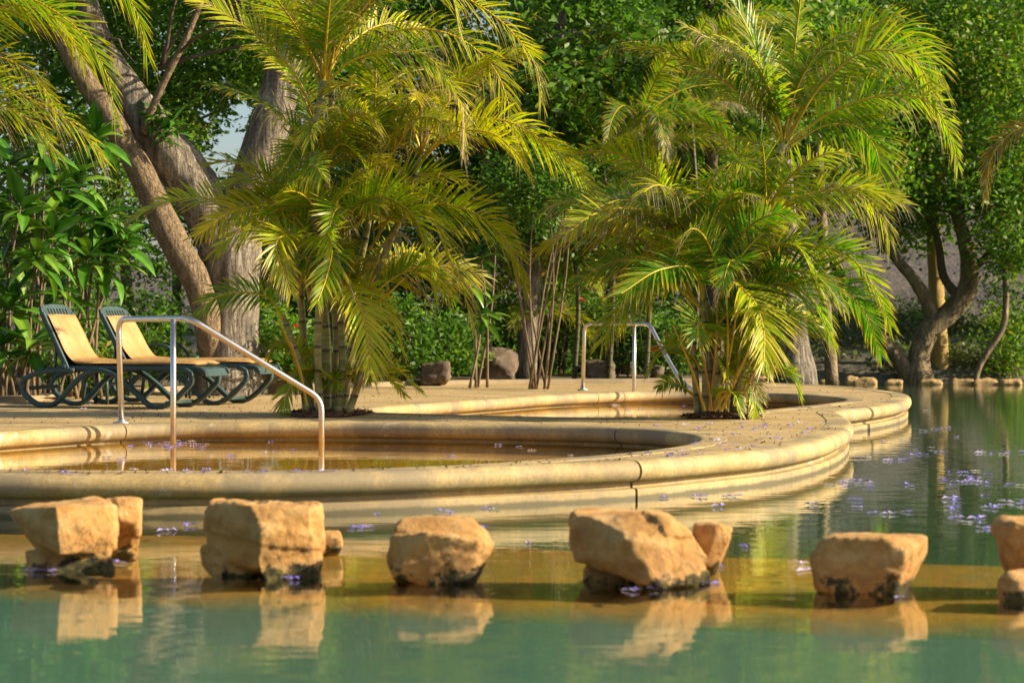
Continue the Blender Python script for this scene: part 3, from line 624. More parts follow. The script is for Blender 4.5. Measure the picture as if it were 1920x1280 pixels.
t2 = [
 ([(1474, 265), (1484, 150), (1502, -10)], .30, .2, .4, .02, (.2, .0)),
 ([(1468, 262), (1440, 170), (1405, 60), (1360, -20)], .42, .9, .3, .1, (.2, -.1)),
 ([(1466, 262), (1420, 170), (1360, 95), (1280, 45)], .36, .9, .35, .5, (.2, -.3)),
 ([(1476, 262), (1530, 160), (1600, 80), (1680, 60), (1745, 110), (1765, 165)], .50, .75, .35, .06, (.2, .1)),
 ([(1478, 262), (1540, 160), (1630, 95), (1710, 110), (1755, 190)], .42, 1.0, .5, .2, (.2, -.3)),
 ([(1480, 268), (1560, 210), (1660, 180), (1740, 190), (1780, 250), (1795, 310)], .34, .9, .5, .35, (.2, -.5)),
 ([(1482, 275), (1550, 235), (1610, 240), (1645, 290), (1650, 350)], .40, .8, .35, .08, (.2, .3)),
 ([(1450, 400), (1520, 370), (1600, 360), (1660, 420), (1668, 450)], .34, .9, .4, .45, (.2, -.2)),
 ([(1430, 430), (1440, 330), (1420, 270), (1380, 260)], .36, .7, .5, .2, (.2, .4)),
 ([(1290, 480), (1270, 420), (1240, 350), (1233, 300)], .34, .5, .5, .15, (.2, -.1)),
 ([(1290, 480), (1240, 400), (1170, 375), (1105, 395)], .36, .9, .5, .4, (.2, -.2)),
 ([(1285, 500), (1210, 425), (1120, 400), (1060, 440)], .36, .8, .4, .3, (.2, -.4)),
 ([(1292, 510), (1200, 450), (1080, 435), (1005, 470)], .34, .8, .75, .12, (.2, .5)),
 ([(1318, 560), (1320, 450), (1350, 390), (1372, 360)], .38, .8, .3, .03, (0, -.3)),
 ([(1318, 565), (1300, 505), (1240, 505), (1165, 550)], .42, .5, .35, .03, (0, -.9)),
 ([(1310, 570), (1240, 490), (1150, 490), (1070, 540)], .34, .9, .15, .05, (0, .3)),
 ([(1316, 580), (1250, 530), (1180, 560), (1130, 640)], .38, .6, .2, .05, (0, -.4)),
 ([(1352, 560), (1370, 530), (1410, 560), (1432, 620), (1432, 680)], .44, .15, .45, .03, (-.1, -1.0)),
 ([(1400, 560), (1460, 530), (1520, 560), (1560, 640)], .40, .6, .3, .03, (0, -.4)),
 ([(1395, 545), (1420, 480), (1500, 460), (1590, 480), (1640, 540), (1670, 610)], .38, .6, .55, .08, (.1, -.2)),
 ([(1400, 560), (1460, 510), (1540, 520), (1610, 570), (1650, 660)], .38, .8, .3, .04, (.1, .0)),
 ([(1390, 540), (1430, 470), (1490, 460), (1525, 520), (1540, 560)], .36, .4, .65, .05, (.1, -.5)),
 ([(1372, 560), (1400, 450), (1450, 420), (1480, 400)], .38, .7, .35, .05, (.1, .2)),
 ([(1350, 560), (1390, 480), (1440, 430), (1480, 405)], .22, 1.1, .4, .5, (-.1, -.4)),
 ([(1400, 700), (1440, 690), (1480, 700), (1500, 740)], .24, .5, .35, .03, (0, -.2)),
 ([(1340, 765), (1350, 735), (1372, 735), (1390, 775)], .16, .2, .3, .0, (-.3, -.6)),
 ([(1395, 740), (1405, 720), (1415, 745), (1412, 785)], .15, .2, .5, .0, (-.1, -.3)),
 ([(1320, 700), (1290, 660), (1250, 650), (1215, 700)], .26, .6, .45, .05, (0, .3)),
 ([(1300, 740), (1270, 720), (1250, 715), (1235, 725)], .18, .7, .25, .05, (0, -.2)),
 ([(1380, 700), (1395, 640), (1420, 640), (1440, 700)], .26, .4, .3, .02, (-.1, -.5)),
]
traced(palm2, t2, D2, 2000)
fill(palm2, Q(1468, 270, D2 + .2), 6, (1.3, 1.8), 21, el=(50, 82), bend=(35, 75), yel=(.2, .5), dead=(.15, .4))
fill(palm2, Q(1300, 470, D2 + .3), 6, (1.0, 1.5), 22, el=(35, 75), yel=(.2, .6), dead=(.1, .35))
fill(palm2, Q(1352, 545, D2), 7, (1.0, 1.5), 23, el=(45, 82), yel=(.15, .45))
fill(palm2, Q(1395, 550, D2 + .1), 6, (1.0, 1.4), 24, el=(35, 75), yel=(.2, .5))
fill(palm2, Q(1325, 640, D2 - .1), 6, (.7, 1.1), 27, el=(20, 75), yel=(.1, .5), az=(-120, 60))
fill(palm2, Q(1385, 640, D2 - .05), 6, (.8, 1.2), 28, el=(35, 75), yel=(.15, .6), az=(-110, 80))
fill(palm2, Q(1352, 720, D2), 9, (.4, .8), 26, az=(-100, 100), el=(25, 75), L=(.16, .24), yel=(.15, .4))

def petioles(parent, D, lst):
    for k, (x0, y0, x1, y1) in enumerate(lst):
        mb = MB(); c = spline([Q(x0, y0, D), Q((x0 + x1) / 2 + 4, (y0 + y1) / 2, D - .05), Q(x1, y1, D - .1)], 12)
        mb.tube(c, list(np.linspace(.016, .008, 12)), 6, col=tuple(vlerp(ORANGE, YEL, (k % 3) * .3)), cap=False); mb.build('petiole', M['stem'], parent)
petioles(palm2, D2 - .35, [(1335, 770, 1300, 600), (1345, 765, 1385, 560), (1352, 770, 1440, 560), (1330, 770, 1345, 560), (1322, 770, 1262, 610), (1360, 765, 1362, 540), (1375, 760, 1470, 600), (1340, 770, 1412, 640)])
fill(palm1, Q(610, 320, D1 + .15), 7, (1.0, 1.5), 111, el=(35, 80), yel=(.05, .5), dead=(.05, .3))
fill(palm1, Q(660, 430, D1 + .25), 7, (1.0, 1.5), 112, el=(30, 78), yel=(.05, .5), dead=(.05, .3))
fill(palm1, Q(592, 470, D1 - .1), 5, (.8, 1.2), 113, el=(35, 78), yel=(.1, .6))
fill(palm2, Q(1436, 400, D2 + .1), 8, (1.0, 1.5), 114, el=(25, 75), yel=(.05, .5), dead=(.2, .5))
fill(palm2, Q(1300, 450, D2 + .15), 6, (1.1, 1.6), 115, el=(30, 75), yel=(.1, .6), dead=(.15, .45))
petioles(palm1, D1 - .35, [(600, 560, 575, 480), (612, 560, 640, 500), (690, 580, 760, 520), (660, 740, 720, 640), (560, 700, 522, 600), (575, 760, 545, 640)])
# palm whose fronds reach in above the broad-leaved plants
D3 = 18.4
palm3 = empty('areca_palm', (-6.2, D3, DZ), 'palm with long yellow green fronds hanging above the broad leaved plants', 'palm')
stem(palm3, [(-6.2, D3, DZ), (-6.1, D3, 1.8), (-5.75, D3, 3.3)], .06, .045, 60)
stem(palm3, [(-6.35, D3 + .1, DZ), (-6.5, D3 + .1, 1.6), (-6.3, D3 + .1, 2.6)], .06, .045, 61)
t3 = [
 ([(-288, 100), (-120, -40), (40, -10), (140, 50), (200, 140), (215, 215)], .55, .7, .45, .05, (0, -.4)),
 ([(-288, 100), (-100, 60), (40, 10), (110, 40), (160, 120)], .42, .8, .75, .1, (0, .2)),
 ([(-288, 110), (-140, -90), (60, -120), (190, -60), (250, 10), (275, 100)], .5, .6, .4, .03, (0, .3)),
 ([(-300, 240), (-120, 150), (20, 170), (110, 215), (170, 265), (195, 300)], .42, .7, .75, .35, (0, -.3)),
 ([(-300, 250), (-120, 120), (10, 110), (70, 150), (110, 215)], .36, .8, .7, .4, (0, .3)),
 ([(-300, 250), (-160, 190), (-20, 190), (60, 230), (100, 280)], .4, .7, .3, .25, (0, .1)),
]
traced(palm3, t3, D3, 3000)
fill(palm3, Q(-288, 100, D3), 8, (1.6, 2.2), 31, el=(30, 80), az=(60, 300))
# palm beyond the frame edge on the lake side
palm4 = empty('areca_palm', (5.95, 22.0, DZ - .3), 'palm with a rusty orange drooping frond over the lake margin', 'palm')
stem(palm4, [(5.95, 22, -.3), (5.9, 22, 1.6), (5.8, 22, 2.9)], .06, .04, 70)
frond(palm4, [Q(x, y, 22) for x, y in [(2015, 275), (1960, 235), (1905, 245), (1862, 290), (1848, 372)]], .26, .6, .8, .3, seed=4000, rust=.85)
fill(palm4, (5.8, 22, 2.9), 6, (1.1, 1.5), 41, az=(-70, 70))
# darker palms further back in the garden
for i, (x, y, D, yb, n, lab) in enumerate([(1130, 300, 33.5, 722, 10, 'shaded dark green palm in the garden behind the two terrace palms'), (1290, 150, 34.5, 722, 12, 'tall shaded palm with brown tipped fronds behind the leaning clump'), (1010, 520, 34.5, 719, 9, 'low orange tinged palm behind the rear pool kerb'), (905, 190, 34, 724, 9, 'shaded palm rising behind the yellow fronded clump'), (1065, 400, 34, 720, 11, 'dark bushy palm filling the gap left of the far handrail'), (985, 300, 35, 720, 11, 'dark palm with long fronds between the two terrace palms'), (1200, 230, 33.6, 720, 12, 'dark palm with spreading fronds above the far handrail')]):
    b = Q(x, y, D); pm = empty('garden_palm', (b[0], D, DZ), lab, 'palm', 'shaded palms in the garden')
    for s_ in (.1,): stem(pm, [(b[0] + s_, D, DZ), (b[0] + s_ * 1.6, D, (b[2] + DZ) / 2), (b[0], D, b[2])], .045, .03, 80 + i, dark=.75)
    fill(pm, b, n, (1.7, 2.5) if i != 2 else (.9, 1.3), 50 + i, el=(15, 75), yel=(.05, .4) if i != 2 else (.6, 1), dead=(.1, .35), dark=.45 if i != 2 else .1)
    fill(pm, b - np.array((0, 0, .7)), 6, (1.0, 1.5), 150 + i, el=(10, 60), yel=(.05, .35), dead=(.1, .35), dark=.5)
# mulch ring at the foot of the front clump
def mulch(px, py, sc, ys, label):
    mb = MB(); V = [tuple(P(px, py, DZ) + (0, 0, .05))]; n = 40
    for r_, z in ((.22 * sc, .035), (.38 * sc, .004)):
        for k in range(n):
            a = 2 * math.pi * k / n; q = 1 + .18 * noise.noise(Vector((math.cos(a) * 2, math.sin(a) * 2, r_)))
            V.append((V[0][0] + r_ * q * math.cos(a), V[0][1] + r_ * ys * q * math.sin(a), DZ + z + .012 * rnd.random()))
    mb.add(V, [(0, 1 + k, 1 + (k + 1) % n) for k in range(n)] + [(1 + k, 1 + n + k, 1 + n + (k + 1) % n, 1 + (k + 1) % n) for k in range(n)])
    for k in range(700):
        a = rnd.uniform(0, 6.28); r_ = math.sqrt(rnd.random()) * .46 * sc; x = V[0][0] + r_ * math.cos(a); y = V[0][1] + .95 * ys * r_ * math.sin(a); z = DZ + .055 - .1 * r_ / sc
        d = rnd.uniform(0, 6.28); l = rnd.uniform(.015, .05); ux, uy = math.cos(d) * l, math.sin(d) * l
        mb.add([(x - ux, y - uy, z), (x + uy * .2, y - ux * .2, z + .008), (x + ux, y + uy, z + rnd.uniform(0, .035)), (x - uy * .2, y + ux * .2, z + .008)], [(0, 1, 2, 3)])
    tag(mb.build('mulch_bed', M['mulch'], smooth=False), label, 'mulch', kind='stuff')
mulch(612, 776, 1, 2.0, 'reddish brown mulch around the foot of the front palm')
mulch(1350, 783, .85, .75, 'dark mulch around the foot of the palm between the pools')

# ------------------------------------------------------------------ trees and shrubs
def leaves_mesh(name, parent, blobs, size, cols, seed, mat, aspect=.42, droop=.3, n_total=None, org=None, clump=.28, avoid=None):
    """blobs: (centre, radii, count). Leaves gather in twig-sized clumps spread through every blob."""
    rg = np.random.RandomState(seed); Ps, Cs = [], []
    for (c, r, cnt) in blobs:
        nc = max(4, cnt // 28); d = rg.normal(size=(nc, 3)); d /= np.linalg.norm(d, axis=1)[:, None]
        cc = np.array(c) + d * np.array(r) * (rg.uniform(.35, 1, (nc, 1)) ** .6)
        cl = rg.randint(0, nc, cnt); p = cc[cl] + rg.normal(size=(cnt, 3)) * clump * np.array((1, 1, .6))
        tone = rg.uniform(0, 1, nc)[cl] * .7 + rg.uniform(0, 1, cnt) * .3
        Ps.append(p); Cs.append(tone)
    p = np.vstack(Ps); tone = np.concatenate(Cs)
    if avoid is not None:
        px = 960 + p[:, 0] / p[:, 1] * F; py = HZ - (p[:, 2] - CAMZ) / p[:, 1] * F
        k = np.ones(len(p), bool)
        for (ax, ay, rx, ry) in avoid: k &= (((px - ax) / rx) ** 2 + ((py - ay) / ry) ** 2 > rg.uniform(.1, 1.5, len(p)))
        p, tone = p[k], tone[k]
    n = len(p)
    a = rg.uniform(0, 2 * np.pi, n); e = rg.normal(-droop, .45, n)
    d = np.stack([np.cos(a) * np.cos(e), np.sin(a) * np.cos(e), np.sin(e)], 1)
    u = rg.normal(size=(n, 3)); s_ = np.cross(d, u); s_ /= np.linalg.norm(s_, axis=1)[:, None] + 1e-9; nn = np.cross(s_, d)
    L = (size * rg.uniform(.6, 1.3, n))[:, None]; W = L * aspect * .5
    v = np.stack([p, p + d * L * .45 + s_ * W + nn * L * .06, p + d * L - nn * L * .08, p + d * L * .45 - s_ * W + nn * L * .06], 1).reshape(-1, 3)
    cols = np.array(cols, float); x = tone * (len(cols) - 1); i = np.clip(x.astype(int), 0, len(cols) - 2); f = (x - i)[:, None]
    C = (cols[i] * (1 - f) + cols[i + 1] * f) * rg.uniform(.8, 1.2, (n, 1)); C = np.repeat(np.hstack([C, np.ones((n, 1))]), 4, 0)
    o_ = np.array(org if org is not None else org_of(parent)); v = v - o_
    me = bpy.data.meshes.new(name); me.vertices.add(n * 4); me.vertices.foreach_set('co', v.ravel())
    me.loops.add(n * 4); me.loops.foreach_set('vertex_index', np.arange(n * 4)); me.polygons.add(n); me.polygons.foreach_set('loop_start', np.arange(n) * 4)
    me.update(calc_edges=True)
    at = me.color_attributes.new('Col', 'FLOAT_COLOR', 'POINT'); at.data.foreach_set('color', C.astype(np.float32).ravel())
    return link(name, me, mat, parent, False)
LEAF_A = [(.03, .08, .01), (.06, .15, .015), (.11, .24, .02), (.19, .32, .035)]
LEAF_B = [(.04, .10, .012), (.08, .19, .02), (.15, .29, .03), (.22, .34, .04), (.34, .20, .04)]
LEAF_D = [(.03, .07, .012), (.07, .16, .02), (.13, .26, .03), (.22, .34, .05)]
SKYGAPS = [(438, 265, 55, 62), (395, 310, 36, 36), (180, 330, 24, 32), (455, 205, 26, 30), (330, 300, 18, 28), (385, 215, 18, 20), (420, 150, 12, 14), (300, 130, 10, 12), (560, 40, 12, 16)]

def limb(tree, pts, D, rpx, mat, name='limb', sides=14, n=28, jit=.12):
    s = F / D; c = spline([Q(x, y, D + (e[0] if e else 0)) for x, y, *e in pts], n); rr = np.interp(np.linspace(0, 1, n), np.linspace(0, 1, len(rpx)), rpx) / s
    mb = MB(); mb.tube(c, list(rr), sides, jitter=jit); return mb.build(name, mat, tree)
def twigs(tree, starts, seed, mat, n=10, L=(.6, 1.6)):
    rg = random.Random(seed); mb = MB()
    for k in range(n):
        p = np.array(rg.choice(starts), float); a = rg.uniform(0, 6.28); e = rg.uniform(-.2, 1.2); l = rg.uniform(*L); pts = [p.copy()]
        for j in range(5):
            p = p + l / 5 * np.array((math.cos(a) * math.cos(e), math.sin(a) * math.cos(e), math.sin(e))); a += rg.uniform(-.5, .5); e += rg.uniform(-.4, .3); pts.append(p.copy())
        mb.tube(pts, [.03, .026, .02, .015, .01, .005], 5)
    return mb.build('branches', mat, tree)

# big forked tree behind the sun loungers
DT = 26.6
tree = empty('forked_tree', tuple(Q(428, 735, DT)), 'massive rough barked forked tree standing behind the sun loungers', 'tree')
limb(tree, [(430, 752), (430, 690), (432, 600), (434, 520), (436, 450), (420, 400)], DT, [76, 62, 54, 52, 52, 44], M['bark'], 'trunk', 28, 60, .10)
limb(tree, [(420, 480), (395, 410), (350, 330), (300, 265), (255, 200), (190, 90), (150, -40)], DT, [46, 48, 44, 40, 30, 24, 20], M['bark'], 'limb', 24, 50, .12)
limb(tree, [(440, 470), (460, 400), (478, 330), (510, 230), (535, 130), (560, 50), (590, -60)], DT, [46, 42, 39, 38, 35, 30, 25], M['bark'], 'limb', 24, 50, .12)
limb(tree, [(395, 680, -.2), (388, 600, -.35), (370, 530, -.4), (335, 470, -.4), (298, 395, -.4), (262, 320, -.4), (215, 235, -.4), (150, 135, -.4), (100, 40, -.4)], DT, [22, 25, 27, 27, 25, 23, 21, 19, 15], M['bark_smooth'], 'limb', 20, 60, .1)
limb(tree, [(268, 250, -.3), (300, 170, -.4), (350, 70, -.5), (378, 5, -.5)], DT, [8, 7, 6, 5], M['bark_smooth'], 'limb', 8, 20, .05)
twigs(tree, [Q(560, 20, DT), Q(190, 80, DT), Q(300, 130, DT), Q(480, 60, DT), Q(400, 40, DT)], 5, M['bark_dark'], 24, (.8, 2.2))
leaves_mesh('crown', tree, [(Q(360, 60, 28.5), (2.4, 1.5, 1.0), 9000), (Q(200, -60, 28), (3, 2, 1.2), 8000), (Q(520, -80, 28), (2.6, 2, 1.0), 7000), (Q(470, 140, 29), (1.0, .8, .6), 2500), (Q(330, 170, 29), (.9, .8, .5), 2000), (Q(-200, -100, 26), (3, 2, 1.5), 5000)], .11, LEAF_A, 71, M['leaf'], avoid=SKYGAPS)

# right-hand tree on the far bank
DR = 42.8
rt = empty('bank_tree', tuple(Q(1722, 716, DR)), 'spreading tree with twisted forked trunk on the far bank', 'tree')
limb(rt, [(1722, 722), (1722, 690), (1728, 650), (1745, 615), (1782, 585), (1812, 545), (1818, 500), (1806, 440), (1790, 380), (1800, 300)], DR, [32, 21, 20, 20, 19, 17, 14, 12, 9, 7], M['bark_pale'], 'trunk', 14, 50)
limb(rt, [(1708, 715), (1685, 672), (1655, 640), (1620, 600), (1585, 540), (1560, 480)], DR, [18, 15, 14, 13, 11, 9], M['bark_pale'])
limb(rt, [(1752, 605), (1735, 560), (1710, 520), (1685, 490), (1655, 450), (1640, 390)], DR, [14, 12, 11, 10, 8, 6], M['bark_pale'])
limb(rt, [(1800, 560), (1770, 520), (1760, 460), (1740, 400), (1700, 360)], DR, [10, 8, 7, 6, 5], M['bark_dark'])
limb(rt, [(1815, 510), (1850, 480), (1870, 440), (1865, 390)], DR, [9, 7, 6, 5], M['bark_dark'])
twigs(rt, [Q(1800, 300, DR), Q(1640, 390, DR), Q(1700, 360, DR), Q(1790, 400, DR), Q(1865, 390, DR), Q(1560, 480, DR)], 6, M['bark_dark'], 30, (.8, 2.4))
leaves_mesh('crown', rt, [(Q(1760, 300, DR), (1.9, 2, 1.3), 9000), (Q(1640, 240, DR + 1), (1.8, 2, 1.4), 8000), (Q(1880, 200, DR), (1.6, 2, 1.6), 8000), (Q(1750, 90, DR), (2.4, 2, 1.5), 9000), (Q(1600, 50, DR + 1), (2.2, 2, 1.5), 8000), (Q(1900, 430, DR - 1), (.9, 1, .8), 3000), (Q(1690, 420, DR + 1), (.9, 1, .6), 2200), (Q(1830, -80, DR), (4, 2, 1.5), 8000)], .14, LEAF_B, 72, M['leaf'], clump=.3)
yt = empty('sunlit_trunk_tree', tuple(Q(1752, 714, 44.5)), 'straight yellow lit trunk behind the spreading bank tree', 'tree')
limb(yt, [(1763, 722), (1763, 690), (1762, 640), (1757, 560), (1750, 430), (1760, 250)], 43.6, [17, 15, 14, 13, 11, 8], noisy('bark_painted_sunlit', [(.3, (.34, .22, .07)), (.7, (.52, .36, .13))], 6, .9, 14, .6, .04, (1, 1, .3)), 'trunk')  # warm sunlight on the trunk is put into the bark colour
leaves_mesh('crown', yt, [(Q(1760, 120, 46), (2.5, 2, 2.0), 8000)], .14, LEAF_B, 73, M['leaf'])
st = empty('sinuous_tree', tuple(Q(1828, 712, 41.9)), 'slender winding sapling leaning over the far stones', 'tree')
limb(st, [(1828, 718), (1835, 690), (1855, 655), (1880, 615), (1886, 560), (1884, 500), (1880, 440), (1900, 390), (1925, 340)], 41.9, [6, 6, 6, 6, 5.5, 5, 4.5, 4, 3], M['bark_pale'], 'trunk', 8, 40, .05)
limb(st, [(1882, 470), (1868, 420), (1858, 360), (1850, 290)], 41.9, [3.5, 3, 2.5, 2], M['bark_pale'], 'limb', 6, 20, .05)
leaves_mesh('crown', st, [(Q(1900, 640, 43), (.5, .5, .8), 1600), (Q(1930, 350, 42), (.7, .6, .6), 1500), (Q(1905, 480, 42.5), (.5, .5, .5), 900)], .13, LEAF_B, 74, M['leaf'])
pt = empty('pale_trunk_tree', tuple(Q(1555, 712, 39.0)), 'pale slim trunk rising behind the leaning palm clump', 'tree')
limb(pt, [(1560, 722), (1556, 660), (1550, 600), (1545, 500), (1540, 380), (1530, 200)], 39, [13, 10, 10, 9, 8, 6], M['bark_pale'], 'trunk')
leaves_mesh('crown', pt, [(Q(1540, 150, 40), (1.8, 1.5, 1.4), 7000), (Q(1600, 330, 40), (1.0, 1, .7), 3000)], .13, LEAF_B, 75, M['leaf'])
gt = empty('grey_root_tree', tuple(Q(1490, 715, 38)), 'broad grey trunk with flaring roots behind the leaning palm clump', 'tree')
limb(gt, [(1488, 724), (1488, 690), (1484, 640), (1478, 540), (1470, 300)], 38, [44, 30, 24, 20, 14], M['bark'], 'trunk', 18, 30)
leaves_mesh('crown', gt, [(Q(1440, 40, 40), (2.2, 1.5, 1.6), 8000)], .13, LEAF_D, 76, M['leaf'])
# trees of the shady wood behind the pools
wood = [(700, 36, 14, 'bark_dark'), (860, 38, 10, 'bark_dark'), (985, 34, 16, 'bark'), (1085, 40, 9, 'bark_dark'), (1180, 37, 12, 'bark_dark'), (1265, 41, 9, 'bark_dark'), (1340, 37, 15, 'bark_dark'), (1415, 42, 10, 'bark_dark'), (620, 41, 12, 'bark_dark'), (250, 34, 11, 'bark_dark'), (330, 38, 9, 'bark_dark'), (40, 33, 12, 'bark_dark')]
wl = ['dark straight tree behind the yellow fronded palm', 'slim dark tree between the big boulder and the palm', 'thick trunked tree whose top shows right of the yellow fronds', 'thin dark tree with light green leaves between the palms', 'dark tree standing behind the far handrail', 'slender dark stemmed tree behind the low dark palm', 'dark thick stemmed tree rising behind the leaning palm crown', 'slim dark tree beside the thick dark stem', 'dark tree showing between forked limbs and palm stems', 'dark slim tree in the gap left of the forked trunk', 'thin leaning tree beside the forked trunk', 'dark tree above the broad leaved plants']
for i, (x, D, r, mt) in enumerate(wood):
    rg = random.Random(300 + i); b = Q(x, 712, D); tr = empty('garden_tree', (b[0], D, ground(b[0], D) - .05), wl[i], 'tree', 'trees of the shady wood')
    lean = rg.uniform(-60, 60); limb(tr, [(x, 720), (x + lean * .2, 560), (x + lean * .5, 380), (x + lean, 180), (x + lean * 1.3, -60)], D, [r * 1.3, r, r * .9, r * .75, r * .5], M[mt], 'trunk', 10, 24)
    limb(tr, [(x + lean * .5, 390), (x + lean * .5 + rg.choice((-1, 1)) * 60, 300), (x + lean * .5 + rg.choice((-1, 1)) * 110, 190)], D, [r * .5, r * .4, r * .25], M[mt], 'limb', 8, 12)
    tops = [Q(x + lean + rg.uniform(-80, 80), rg.uniform(-60, 260), D) for _ in range(6)]
    twigs(tr, tops, 400 + i, M[mt], 12, (.7, 1.8))
    sparse = .55 if x < 400 else 1
    bl = [(Q(x + lean + rg.uniform(-110, 110), yy + rg.uniform(-40, 40), D + rg.uniform(-1, 1.5)), (rg.uniform(1.1, 1.8), 1.4, rg.uniform(.7, 1.1)), int(2700 * sparse)) for yy in (-90, 40, 160, 290, 400)]
    leaves_mesh('crown', tr, bl, rg.uniform(.10, .20), LEAF_D if i % 3 else LEAF_B, 500 + i, M['leaf'], clump=.3, avoid=SKYGAPS)
for i, (X, D) in enumerate([(11.6, 47), (14.5, 49), (18, 47.5), (22, 50), (15.5, 53)]):  # trees beyond the right edge, added to shade the bank and background
    rg = random.Random(360 + i); tr = empty('bank_tree', (X, D, .3), ['dense tree added for shade at the right end of the far bank', 'tall tree added for shade behind the dense bank tree', 'broad tree added for shade further along the far bank', 'outermost tree added for shade on the far bank', 'tallest tree added for shade at the back of the far bank'][i], 'tree', 'trees added to shade the far bank')
    mb = MB(); mb.tube(spline([(X, D, -.2), (X + .2, D, 2.5), (X - .2, D, 5), (X, D, 8)], 20), list(np.linspace(.3, .1, 20)), 12, jitter=.1); mb.build('trunk', M['bark_dark'], tr)
    leaves_mesh('crown', tr, [((X + rg.uniform(-1.6, 1.6), D + rg.uniform(-1.5, 1.5), z), (1.9, 1.7, 1.1), 2600) for z in (3.2, 4.4, 5.6, 6.8, 7.8, 8.6)], .16, LEAF_D, 560 + i, M['leaf'], clump=.35)
bl = []
for i in range(60):
    x = rnd.uniform(1400, 2000); D = rnd.uniform(43.5, 56); X = (x - 960) / F * D
    bl.append(((X, D, .2 + (D - 43) * .075 + .1), (.7, .5, .18 + .25 * rnd.random()), 420))
tag(leaves_mesh('bank_undergrowth', None, bl, .13, [(.05, .07, .03), (.09, .12, .05), (.15, .15, .08), (.12, .18, .06)], 601, M['leaf'], org=(0, 0, 0), clump=.2), 'mixed low undergrowth covering the far bank', 'undergrowth', kind='stuff')
# far wood that reads as one mass
bl = []
for i in range(46):
    x = rnd.uniform(-300, 2250); yy = rnd.uniform(-150, 420) if x > 520 else rnd.uniform(-150, 120); D = rnd.uniform(50, 58); bl.append((Q(x, yy, D), (2.2, 1.5, 1.4), 1400))
tag(leaves_mesh('far_wood', None, bl, .22, LEAF_D, 600, M['leaf'], org=(0, 0, 0), clump=.5, avoid=SKYGAPS), 'far dark mass of leaves closing the wood', 'foliage', kind='stuff')

# shrubs of the understorey
shr = [(830, 640, 32, (.7, .5, .45), 2400, 'D', 'dark leafy bush above the tub shaped rock'), (930, 600, 35, (.8, .6, .6), 2200, 'D', 'loose bush behind the big flat topped boulder'), (1040, 520, 36, (.7, .6, .8), 2600, 'B', 'tall loose shrub with red bloom left of the far handrail'), (1160, 600, 35.5, (.8, .6, .6), 2200, 'D', 'dark shrub framed by the far handrail'), (1250, 640, 35, (.6, .5, .4), 1600, 'D', 'low dark shrub under the sloping far rail'), (740, 620, 31, (.6, .5, .5), 2000, 'D', 'dark bush behind the front palm stems'), (300, 640, 29.5, (.35, .35, .5), 700, 'B', 'thin leafy shrub beside the forked trunk'), (505, 620, 27.2, (.28, .25, .45), 700, 'B', 'grey green rose bush right of the forked trunk'), (560, 650, 26.6, (.35, .3, .3), 900, 'A', 'red flowered bush behind the palm stems'), (1010, 345, 29, (.75, .6, .5), 3600, 'A', 'feathery bright green shrub crown between the palms'), (620, 560, 33, (.9, .6, .8), 2600, 'D', 'dark shrub showing between the palm stems'), (160, 690, 26, (.5, .4, .25), 900, 'B', 'low leafy shrub under the sun loungers backrests'), (1600, 690, 47, (1.0, .6, .4), 1500, 'B', 'bluish round bush on the far bank'), (1820, 660, 50, (.9, .6, .5), 1500, 'B', 'pale bush on the slope behind the bank tree'), (1900, 680, 44, (.5, .5, .5), 1300, 'B', 'green bush at the waterside by the winding sapling'), (1670, 670, 49, (.9, .6, .5), 1400, 'D', 'dark bush on the slope behind forked trunk')]
shr += [(690, 500, 34, (1.1, .7, 1.0), 4200, 'D', 'tall dark bush behind the front palm stems'), (850, 520, 36, (1.2, .7, 1.2), 4600, 'D', 'tall dark bush above the boulders'), (980, 640, 36.5, (1.1, .6, .7), 3600, 'D', 'dark undergrowth right of the big boulder'), (1110, 560, 38, (1.2, .7, 1.1), 4200, 'D', 'tall dark bush behind the far handrail'), (1250, 560, 38, (1.2, .7, 1.2), 4200, 'D', 'tall dark bush behind the leaning palm clump'), (1390, 600, 38, (1.2, .6, 1.0), 3800, 'D', 'dark bush right of the leaning clump'), (240, 560, 33, (1.1, .7, 1.0), 2600, 'D', 'dark bush in the gap between canes and forked trunk'), (60, 560, 29, (1.2, .7, 1.6), 4500, 'D', 'dense dark bush backing the broad leaved plants'), (80, 350, 30, (1.3, .7, 1.3), 4500, 'D', 'high dark bush backing the broad leaved plants'), (540, 560, 34, (.9, .7, 1.0), 3000, 'D', 'dark bush between trunk and palm stems'), (1640, 610, 54, (2.2, 1, 1.0), 3000, 'D', 'dim bush high on the slope'), (1860, 590, 54, (2.2, 1, 1.0), 3000, 'D', 'dim bush on the slope above the sapling')]
SH = {}
for i, (x, y, D, r, cnt, pal, lab) in enumerate(shr):
    c = Q(x, y, D); gz = ground(c[0], D) if x < 1400 else .25 + (D - 43) * .08
    o = empty('shrub', (c[0], D, gz), lab, 'shrub', 'shrubs of the understorey'); SH[i] = o
    rg = random.Random(700 + i); mb = MB()
    for k in range(9):
        a = rg.uniform(0, 6.28); q = c + np.array((math.cos(a) * r[0] * .7, math.sin(a) * r[1] * .7, rg.uniform(-.4, .7) * r[2]))
        b = np.array((c[0] + rg.uniform(-.15, .15), D + rg.uniform(-.1, .1), gz - .03)); mb.tube(spline([b, vlerp(b, q, .5) + np.array((rg.uniform(-.1, .1), 0, .1)), q], 7), [.02, .018, .016, .014, .011, .008, .005], 6)
    mb.build('stems', M['twig'], o)
    leaves_mesh('foliage', o, [(c, r, cnt), (c - np.array((0, 0, r[2] * .7)), (r[0] * .8, r[1], r[2] * .6), cnt // 3)], .11 if i != 9 else .09, {'A': LEAF_A, 'B': LEAF_B, 'D': LEAF_D}[pal], 800 + i, M['leaf'], clump=.16)
